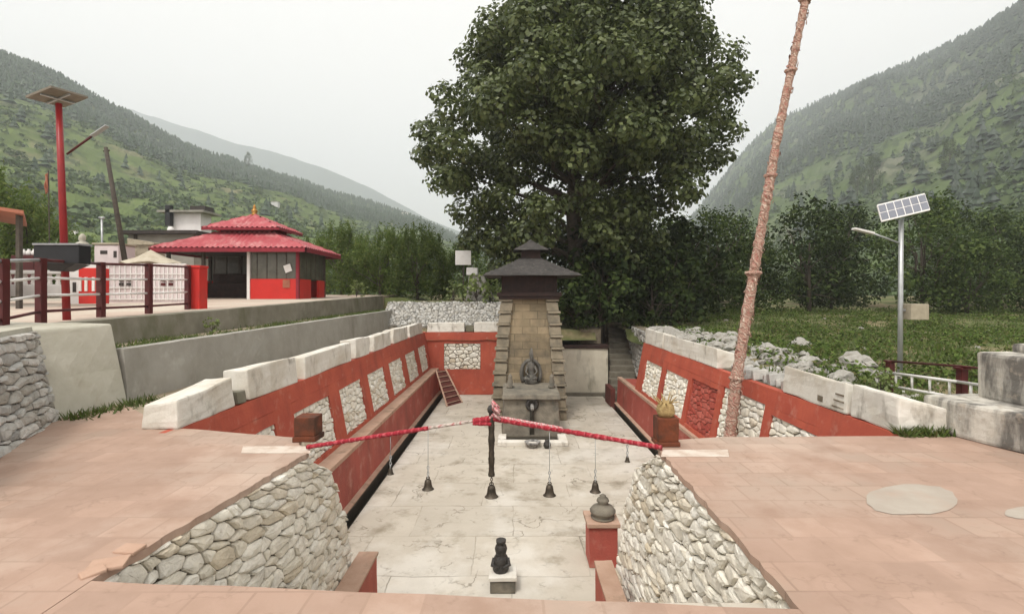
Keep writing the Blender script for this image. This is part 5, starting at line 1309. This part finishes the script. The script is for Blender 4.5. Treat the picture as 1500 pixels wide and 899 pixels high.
# rocks heaped beyond the right parapet
import bmesh
def rock_mesh(seed):
    bm = bmesh.new(); bmesh.ops.create_icosphere(bm, subdivisions=3, radius=.5); sv = Vector((seed * 3.1, seed * 1.7, seed))
    for v in bm.verts:
        d = v.co.normalized(); n1 = mnoise.noise(d * 1.3 + sv); n2 = mnoise.noise(d * 3.2 + sv)
        v.co = d * (.5 + .26 * n1 + .09 * n2); v.co.z *= .62; v.co.x *= 1.15
        for k in range(3):
            pn = Vector(mnoise.random_unit_vector()) if False else Vector((math.sin(seed * 2 + k * 2.1), math.cos(seed * 1.3 + k * 1.7), math.sin(seed + k))).normalized(); lim = .36
            dd = v.co.dot(pn)
            if dd > lim: v.co -= pn * (dd - lim) * .85
    me = bpy.data.meshes.new('rock'); bm.to_mesh(me); bm.free(); me.materials.append(ROCK); return me
ROCK = mm('pale_field_rock', (.40, .385, .35), (.28, .265, .235), scale=4, bump=.6, bscale=9, rough=.95, stain=(.17, .15, .11), sscale=2.5, slo=.52, shi=.66)
RMS = [rock_mesh(k + 1.0) for k in range(7)]
rr = random.Random(21); nrock = 0
def add_rock(x, y, z, s, label, group):
    o = bpy.data.objects.new('rock', RMS[rr.randrange(7)]); C.objects.link(o); o.location = (x, y, z); o.rotation_euler = (rr.uniform(-.4, .4), rr.uniform(-.4, .4), rr.uniform(0, 6.28)); o.scale = (s, s, s * rr.uniform(.8, 1.15))
    tag(o, label, 'rock', group)
for k in range(125):
    f = rr.random(); y = lerp(10.4, 22.5, f ** .9); x = lerp(5.5, 5.8, f) + abs(rr.gauss(0, .9)) * lerp(1.3, 1.0, f); s = min(.62, abs(rr.gauss(.26, .13)) + .1)
    add_rock(x, y, ground_h(x, y) + s * .12, s, 'pale grey fieldstone in the heap beyond the right parapet', 'fieldstones heaped beyond the right parapet')
for (u, v, Y, s, lb) in [(1256, 528, 12.6, .75, 'largest pale boulder on the rock heap, behind the long parapet block'), (1268, 548, 12.0, .55, 'flat pale boulder below the largest one on the rock heap'), (1228, 541, 12.4, .6, 'boulder just left of the largest one on the rock heap'), (1300, 548, 12.1, .5, 'boulder at the foot of the grey lamp pole'), (1170, 505, 17.0, .8, 'whitish boulder on the slope right of the wrapped pole')]:
    p = ptY(u, v, Y); add_rock(p.x, p.y, p.z - .08, s, lb, None)
for k in range(40):
    y = rr.uniform(14, 34); x = rr.uniform(7, 30); s = rr.uniform(.08, .26); add_rock(x, y, ground_h(x, y) + s * .1, s, 'small stone lying in the meadow grass', 'stones in the meadow')

rv = []; rf = []; rb = [(-.5, -.4, -.2), (.5, -.45, -.2), (.55, .4, -.2), (-.45, .5, -.2), (-.3, -.25, .35), (.28, -.2, .4), (.3, .25, .3), (-.25, .3, .38)]
for k in range(2600):
    f = rr.random(); y = lerp(9.8, 24, f); x = lerp(5.3, 5.7, f) + abs(rr.gauss(0, 1.3)); s_ = rr.uniform(.03, .12); a = rr.uniform(0, 6.28); z = ground_h(x, y); o_ = len(rv)
    for q in rb:
        jx = [c + rr.uniform(-.12, .12) for c in q]; rv.append((x + s_ * (jx[0] * math.cos(a) - jx[1] * math.sin(a)), y + s_ * (jx[0] * math.sin(a) + jx[1] * math.cos(a)), z + s_ * jx[2]))
    for q in ((4, 5, 6, 7), (0, 1, 5, 4), (1, 2, 6, 5), (2, 3, 7, 6), (3, 0, 4, 7)): rf.append([o_ + c for c in q])
tag(npmesh('gravel', rv, rf, STONE_GREY), 'small broken stones strewn between the rock heap and the meadow', 'gravel', kind='stuff')
# rubble bank behind the back wall
t = thing('rubble_bank', 'bank of small grey stones behind the back wall parapet', 'bank', (-3, 25, 0))
m2 = MB(); stones(m2, lambda s, tt, h: (-6.3 + s, 23.7 + tt * .8 + .05 - h * .6, .16 + tt * .56 + h * .8), 6.4, 2.0, .15, .15, .11, 66, gap=.006, rough=.9); m2.build('stone_face', STONE_GREY, t)
mb = MB(); mb.hexa([(-6.4, 23.6, -.3), (.2, 23.6, -.3), (.2, 25.9, -.3), (-6.4, 25.9, -.3), (-6.4, 23.72, .14), (.2, 23.72, .14), (.2, 25.9, 1.28), (-6.4, 25.9, 1.28)]); mb.build('core', MORTAR, t)
# stone pier with white slabs and the white board among the bushes
t = thing('stone_pier', 'rough stone pier carrying a white slab behind the back wall', 'pier', (-2.3, 29, 1.3))
m2 = MB(); pz = 1.3
mb = MB(); mb.hexa([(-2.6, 26.6, 1.0), (-.9, 26.6, 1.0), (-.9, 27.6, 1.0), (-2.6, 27.6, 1.0), (-2.45, 26.75, 2.7), (-1.7, 26.75, 2.7), (-1.7, 27.5, 2.7), (-2.45, 27.5, 2.7)]); mb.build('core', STONE_GREY, t, rough=.06)
mb = MB(); mb.box(-2.55, -1.95, 26.6, 27.1, 2.7, 3.1); mb.build('white_slab', WHITEP, t, bevel=.05, rough=.03)
t = thing('white_board', 'square white board on a post in front of the willow bushes', 'sign', (-3.05, 29.5, 1.3))
a, b = ptY(667, 388, 26.8), ptY(690, 367, 26.8); mb = MB(); mb.box(a.x, b.x, 26.78, 26.84, a.z, b.z); mb.build('board', WHITEP, t, bevel=.01)
mb = MB(); mb.tube([((a.x + b.x) / 2, 26.88, 1.0), ((a.x + b.x) / 2, 26.88, b.z - .05)], .035, 6); mb.build('post', WOODPOLE, t)

# ------------------------------------------------------------------ TREES
def limb(mb, a, b, r0, r1, rng, n=7, wig=.06):
    a, b = Vector(a), Vector(b); L_ = (b - a).length; pts = []; rad = []
    for i in range(n + 1):
        f = i / n; p = a.lerp(b, f); k = math.sin(f * math.pi) * wig * L_
        p += Vector((rng.uniform(-1, 1) * k, rng.uniform(-1, 1) * k, k * .4)); pts.append(p); rad.append(lerp(r0, r1, f))
    mb.tube(pts, rad, 8)

def big_tree():
    rng = random.Random(8); nr = np.random.default_rng(8)
    base = Vector((3.1, 26.5, .2)); t = thing('broadleaf_tree', 'huge dark broadleaf tree standing behind the shrine', 'tree', tuple(base))
    Yc = 26.5; k = Yc / F
    # half widths of the crown by height, left and right, read as real metres about x = 3.2
    prof = [(2.6, -.6, 6.6), (3.9, -2.5, 7.4), (5.3, -4.2, 9.0), (6.7, -4.9, 10.6), (8.8, -5.7, 11.4), (10.6, -5.9, 12.3), (12.3, -4.0, 11.9), (13.4, -3.3, 10.8), (15.2, -2.6, 10.0), (16.9, -1.2, 9.2), (18.5, .2, 7.8), (20, 2.2, 6.6), (21, 4, 5)]
    cs, rs = [], []
    tries = 0
    while len(cs) < 380 and tries < 90000:
        tries += 1
        z = 2.9 + 17.8 * rng.random(); xl = interp(z, [(p[0], p[1]) for p in prof]); xr = interp(z, [(p[0], p[2]) for p in prof])
        cx = (xl + xr) / 2; w_ = (xr - xl) / 2
        a = rng.uniform(0, 6.283); q = rng.random() ** .38; r = rng.uniform(.65, 1.45)
        x = cx + math.cos(a) * q * max(.2, w_ - r * .75); y = Yc + math.sin(a) * q * max(.2, w_ * .82 - r * .7)
        if z < 6.0 and q < .35: continue
        # gaps low in the crown, where the sky shows through
        if z < 8.2 and mnoise.noise(Vector((x * .33, y * .25, z * .55 + 4))) < -.02: continue
        ok = True
        for c_, r_ in zip(cs, rs):
            if (c_[0] - x) ** 2 + (c_[1] - y) ** 2 + ((c_[2] - z) * 1.25) ** 2 < (.50 * (r + r_)) ** 2: ok = False; break
        if ok: cs.append((x, y, z)); rs.append(r)
    P, N = clump_points(cs, rs, 270, nr, flat=.72, shell=.5)
    # sprays poking out of the clumps
    V, Fq = leaf_quads(P, N, .25, nr, .74, .42)
    npmesh('crown', V, Fq, LEAF_TREE, t)
    mb = MB(); tr = [base, base + Vector((.05, 0, 3)), base + Vector((-.1, .1, 6)), base + Vector((.15, 0, 10)), base + Vector((.1, 0, 15)), base + Vector((0, 0, 18.5))]
    mb.tube(tr, [.62, .42, .38, .28, .16, .05], 12); mb.build('trunk', BARK, t, smooth=True)
    mb = MB()
    for c_, r_ in sorted(zip(cs, rs), key=lambda e: -e[1])[:70]:
        h = min(max(2.6, c_[2] * .72 - .3), 15); f = h / 18.5
        a = Vector((base.x + .1 * math.sin(h), base.y, base.z + h)); limb(mb, a, c_, lerp(.17, .06, f), .02, rng)
    mb.build('limbs', BARK, t, smooth=True)
big_tree()

def bush_tree(name, label, group, mat_, seed, H, W, leaf, nclump, per, flat=1.0, trunk=True, willow=False, low=.12):
    """built at the origin, then copied about"""
    rng = random.Random(seed); nr = np.random.default_rng(seed); t = thing(name, label, 'tree' if trunk else 'bush', (0, 0, 0), group)
    cs, rs = [], []
    for k in range(nclump):
        f = rng.random(); z = H * (low + (.95 - low) * f); w_ = W * math.sin(math.pi * (.22 + .70 * f)) ** .8
        a = rng.uniform(0, 6.283); q = rng.random() ** .45; cs.append((math.cos(a) * q * w_, math.sin(a) * q * w_, z)); rs.append(rng.uniform(.5, 1.1) * W * .27)
    P, N = clump_points(cs, rs, per, nr, flat=flat, shell=.4)
    V, Fq = leaf_quads(P, N, leaf, nr, .34 if willow else .66)
    if willow:                                             # upright wispy shoots
        m = 260; b_ = np.array(cs)[nr.integers(0, len(cs), m)]; Q = []; NN = []
        for p in b_:
            d = np.array([nr.normal(0, .22), nr.normal(0, .22), 1.0]); L_ = nr.uniform(.6, 1.6)
            s = nr.random(26)[:, None]; Q.append(p + d * s * L_ + nr.normal(0, .07, (26, 3))); NN.append(nr.normal(0, 1, (26, 3)))
        V2, F2 = leaf_quads(np.concatenate(Q), np.concatenate(NN), leaf * .85, nr, .3); Fq = np.concatenate([Fq, F2 + len(V)]); V = np.concatenate([V, V2])
    npmesh('crown', V, Fq, mat_, t)
    mb = MB(); mb.tube([(0, 0, -.4), (.05, .03, H * .3), (.02, .06, H * .62)], [.05 * W, .035 * W, .015 * W], 8)
    for c_ in cs[:14]: limb(mb, (0.02, .03, H * rng.uniform(.1, .4)), c_, .018 * W, .006 * W, rng, 5)
    mb.build('trunk', BARK, t, smooth=True)
    return t

# the belt of dark trees beyond the meadow
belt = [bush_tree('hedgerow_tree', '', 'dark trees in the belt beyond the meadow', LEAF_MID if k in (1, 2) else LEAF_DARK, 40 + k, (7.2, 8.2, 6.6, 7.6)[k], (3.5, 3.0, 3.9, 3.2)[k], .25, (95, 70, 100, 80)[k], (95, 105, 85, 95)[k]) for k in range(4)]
spots = []
rr = random.Random(77)
for k in range(13): spots.append((lerp(9.5, 52, k / 12) + rr.uniform(-1, 1), 36 + rr.uniform(-1.5, 2) - k * .25, rr.uniform(.72, 1.12)))
for k in range(9): spots.append((lerp(6, 66, k / 8) + rr.uniform(-1.5, 1.5), 45 + rr.uniform(-2, 2), rr.uniform(1.1, 1.35)))
for k, (x, y, s) in enumerate(spots):
    src = belt[k % 4]; o = src if k < 4 else copy_tree(src, (x, y, ground_h(x, y) - .2), rr.uniform(0, 6.28), s)
    if k < 4: o.location = (x, y, ground_h(x, y) - .2); o.rotation_euler = (0, 0, rr.uniform(0, 6.28)); o.scale = (s, s, s)
    row = 'front' if k < 13 else 'back'; kk = k if k < 13 else k - 13
    on = ['first', 'second', 'third', 'fourth', 'fifth', 'sixth', 'seventh', 'eighth', 'ninth', 'tenth', 'eleventh', 'twelfth', 'thirteenth'][kk]
    tag(o, f'{on} dark leafy tree from the big tree in the {row} row beyond the meadow', 'tree', 'dark trees in the belt beyond the meadow')
# dark understorey beside the shrine, below the big tree
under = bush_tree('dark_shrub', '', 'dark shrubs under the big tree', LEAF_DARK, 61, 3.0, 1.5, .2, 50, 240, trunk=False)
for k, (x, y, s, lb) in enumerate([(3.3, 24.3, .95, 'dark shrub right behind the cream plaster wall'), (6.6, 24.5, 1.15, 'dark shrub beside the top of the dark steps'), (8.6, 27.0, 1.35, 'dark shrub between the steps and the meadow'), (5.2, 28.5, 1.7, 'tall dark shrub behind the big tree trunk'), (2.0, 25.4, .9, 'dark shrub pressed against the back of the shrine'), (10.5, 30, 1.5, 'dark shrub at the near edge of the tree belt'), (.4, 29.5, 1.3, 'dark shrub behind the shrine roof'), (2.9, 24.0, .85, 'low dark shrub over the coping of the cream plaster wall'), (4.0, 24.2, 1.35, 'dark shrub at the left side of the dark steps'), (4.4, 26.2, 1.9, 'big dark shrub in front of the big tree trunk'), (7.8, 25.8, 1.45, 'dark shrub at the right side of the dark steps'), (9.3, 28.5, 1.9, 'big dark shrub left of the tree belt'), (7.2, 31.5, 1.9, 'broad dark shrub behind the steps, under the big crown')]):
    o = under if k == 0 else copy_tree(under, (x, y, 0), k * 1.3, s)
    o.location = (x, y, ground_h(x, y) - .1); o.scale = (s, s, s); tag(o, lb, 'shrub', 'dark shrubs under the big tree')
# willow bushes on the left
wil = [bush_tree('willow_bush', '', 'willow bushes beyond the pavilion', LEAF_WILLOW, 70 + k, 4.8, 2.6, .26, 70, 90, trunk=True, willow=True, low=.08) for k in range(2)]
for k, (u, y, s, lb) in enumerate([(500, 31, .8, 'willow bush nearest the pavilion corner'), (556, 30, .78, 'willow bush second from the pavilion'), (612, 30, .8, 'willow bush right in the middle of the willow row'), (650, 31.5, .78, 'willow bush just left of the white board'), (585, 36, .78, 'taller willow bush in the back row behind the middle bush'), (520, 37, .8, 'taller willow bush in the back row near the pavilion'), (690, 36, .8, 'willow bush behind the white board'), (460, 38, .85, 'willow bush rising behind the pavilion roof')]):
    x = (u - CU) * y / F; o = wil[k % 2] if k < 2 else copy_tree(wil[k % 2], (x, y, 0), k * 1.1, s)
    o.location = (x, y, ground_h(x, y) - .1); o.scale = (s, s, s); tag(o, lb, 'bush', 'willow bushes beyond the pavilion')
# green trees behind the orange roofed house and the lamp
for k, (u, y, s, lb) in enumerate([(20, 24, .95, 'leafy tree behind the orange roofed house'), (60, 26, .85, 'leafy tree just left of the red lamp pole'), (-40, 22, 1.1, 'leafy tree cut by the left edge of the view'), (325, 40, .9, 'leafy tree between the pale house and the pavilion roof'), (300, 52, .8, 'leafy tree beside the pale flat roofed house'), (110, 42, .8, 'leafy tree far behind the white statue')]):
    x = (u - CU) * y / F; o = copy_tree(wil[k % 2], (x, y, 1.2), k * 2.1 + .4, s); o.name = 'leafy_tree'; tag(o, lb, 'tree', 'leafy trees behind the plaza')
# pale plants along the bank
lp = bush_tree('leafy_plant', '', 'light green plants on the stone bank', LEAF_LIGHT, 90, 1.0, .5, .15, 22, 500, trunk=False)
for k, (x, y, z, s, lb) in enumerate([(-2.0, 25.7, 1.2, 1.5, 'light green plant below the stone pier'), (-1.2, 25.5, 1.15, 1.3, 'light green plant closest to the shrine on the bank'), (-3.1, 25.9, 1.2, 1.2, 'light green plant on the bank below the white board'), (-6.75, 11.4, .72, .42, 'green weed tuft on the bank between the two concrete walls'), (-.6, 25.6, 1.2, 1.2, 'light green plant half hidden by the shrine corner'), (7.6, 10.6, -.6, .7, 'leafy plant growing through the railing near the lamp pole'), (-7.9, 25.5, 1.5, .9, 'light green plant at the right wall of the pavilion')]):
    o = lp if k == 0 else copy_tree(lp, (x, y, z), k * 1.7, s)
    o.location = (x, y, z); o.scale = (s, s, s); tag(o, lb, 'plant', 'light green plants on the stone bank')
# lone trees on the hills
def hill_tree(grid, us, u, v, h, label):
    i = int(np.argmin(abs(us - u))); col = grid[:, i]; vv = CV - (col[:, 2] - EYE) * F / col[:, 1]; j = int(np.argmin(abs(vv - v))); P = col[j]
    s = h * P[1] / F / 7.2; o = copy_tree(belt[1], tuple(P), u, s); o.name = 'hillside_tree'; o.scale = (s * .62, s * .62, s); tag(o, label, 'tree', 'lone trees on the hillsides')
hill_tree(gr, ur, 1392, 258, 52, 'tall lone tree on the right hill above the solar panel')
hill_tree(gr, ur, 1275, 285, 52, 'dark lone tree left of the solar panel on the right hill')
hill_tree(gr, ur, 1255, 290, 42, 'smaller dark tree beside the lone tree on the right hill')
hill_tree(gr, ur, 1207, 290, 30, 'slim tree on the right hill just right of the wrapped pole')
hill_tree(gl, ul, 364, 250, 24, 'rounded tree on the left ridge above the pavilion finial')

# ------------------------------------------------------------------ grass and weeds
def blades(P, h, nr, wid=.02, lean=.5):
    n = len(P); a = nr.uniform(0, 6.283, n); d = np.stack([np.cos(a), np.sin(a), np.zeros(n)], 1); hh = (h * nr.uniform(.5, 1.4, n))[:, None]
    ln = np.stack([nr.normal(0, lean, n), nr.normal(0, lean, n), np.ones(n)], 1)
    V = np.empty((n, 3, 3)); V[:, 0] = P - d * wid * hh / .15; V[:, 1] = P + d * wid * hh / .15; V[:, 2] = P + ln * hh
    return V.reshape(-1, 3), np.arange(n * 3).reshape(-1, 3)
nr = np.random.default_rng(33); pts = []
while len(pts) < 52000:
    y = 10.5 + 30 * nr.random() ** 1.3; x = nr.uniform(5.6, 8 + y * .95)
    q = mnoise.noise(Vector((x * .35, y * .35, 2)))
    if nr.random() > .62 + q * .8: continue
    if x < 7.2 + .12 * (y - 10) and y < 23 and nr.random() < .75: continue
    pts.append((x, y, ground_h(x, y) - .02))
pts = np.array(pts); hs_ = .13 + .1 * np.array([mnoise.noise(Vector((p[0] * .5, p[1] * .5, 7))) for p in pts]); V, Fq = blades(pts, np.maximum(.06, hs_), nr, .028)
tag(npmesh('grass', V, Fq, GRASSM), 'patchy meadow grass below the belt of dark trees', 'grass', kind='stuff')
cs = []; rs = []; rq = random.Random(55)
while len(cs) < 1500:
    y = 11.5 + 26 * rq.random() ** 1.2; x = rq.uniform(6.0, 8 + y * .95)
    if mnoise.noise(Vector((x * .22, y * .22, 12))) < -.02 and rq.random() < .8: continue
    cs.append((x, y, ground_h(x, y) + .04)); rs.append(rq.uniform(.12, .55) * (.8 + .02 * y))
P, N = clump_points(cs, rs, 210, nr, flat=.55, shell=.3); V, Fq = leaf_quads(P, N, .12, nr, .6)
tag(npmesh('undergrowth', V, Fq, LEAF_WEED), 'low leafy weeds scattered over the rough meadow', 'undergrowth', kind='stuff')
pts = []
for k in range(9500):
    y = nr.uniform(8, 27); x = -6.2 - abs(nr.normal(0, .33)); q = mnoise.noise(Vector((x * .8, y * .6, 3)))
    if nr.random() > .5 + q * 1.2: continue
    pts.append((max(x, -7.05), y, lerp(.74, .9, (y - 7.5) / 19.7) - .01))
for k in range(350):
    y = nr.uniform(5.9, 6.1); x = nr.uniform(4.4, 5.0); pts.append((x, y + (x - 4.4) * .05 - .1, .0))
for k in range(1200):
    y = nr.uniform(6.6, 8); x = -5.75 + nr.normal(0, .1) + (y - 6.8) * .12; pts.append((x, y, -.01)) if nr.random() < .3 else None
V, Fq = blades(np.array(pts), .095, nr, .022, .6)
tag(npmesh('weeds', V, Fq, GRASSM), 'thin weeds along the concrete walls and parapet foot', 'weeds', kind='stuff')

# ------------------------------------------------------------------ haze
hm = bpy.data.materials.new('valley_haze'); hm.use_nodes = True; n = hm.node_tree.nodes; l = hm.node_tree.links
n.remove(n['Principled BSDF']); pv = n.new('ShaderNodeVolumePrincipled'); pv.inputs['Color'].default_value = (.91, .95, .99, 1); pv.inputs['Density'].default_value = .00058; pv.inputs['Anisotropy'].default_value = .2
l.new(pv.outputs[0], n['Material Output'].inputs['Volume'])
mb = MB(); mb.box(-3500, 3500, -80, 3300, -5.2, 900); hz = mb.build('haze', hm); tag(hz, 'thin bluish haze filling the valley', 'haze', kind='stuff')
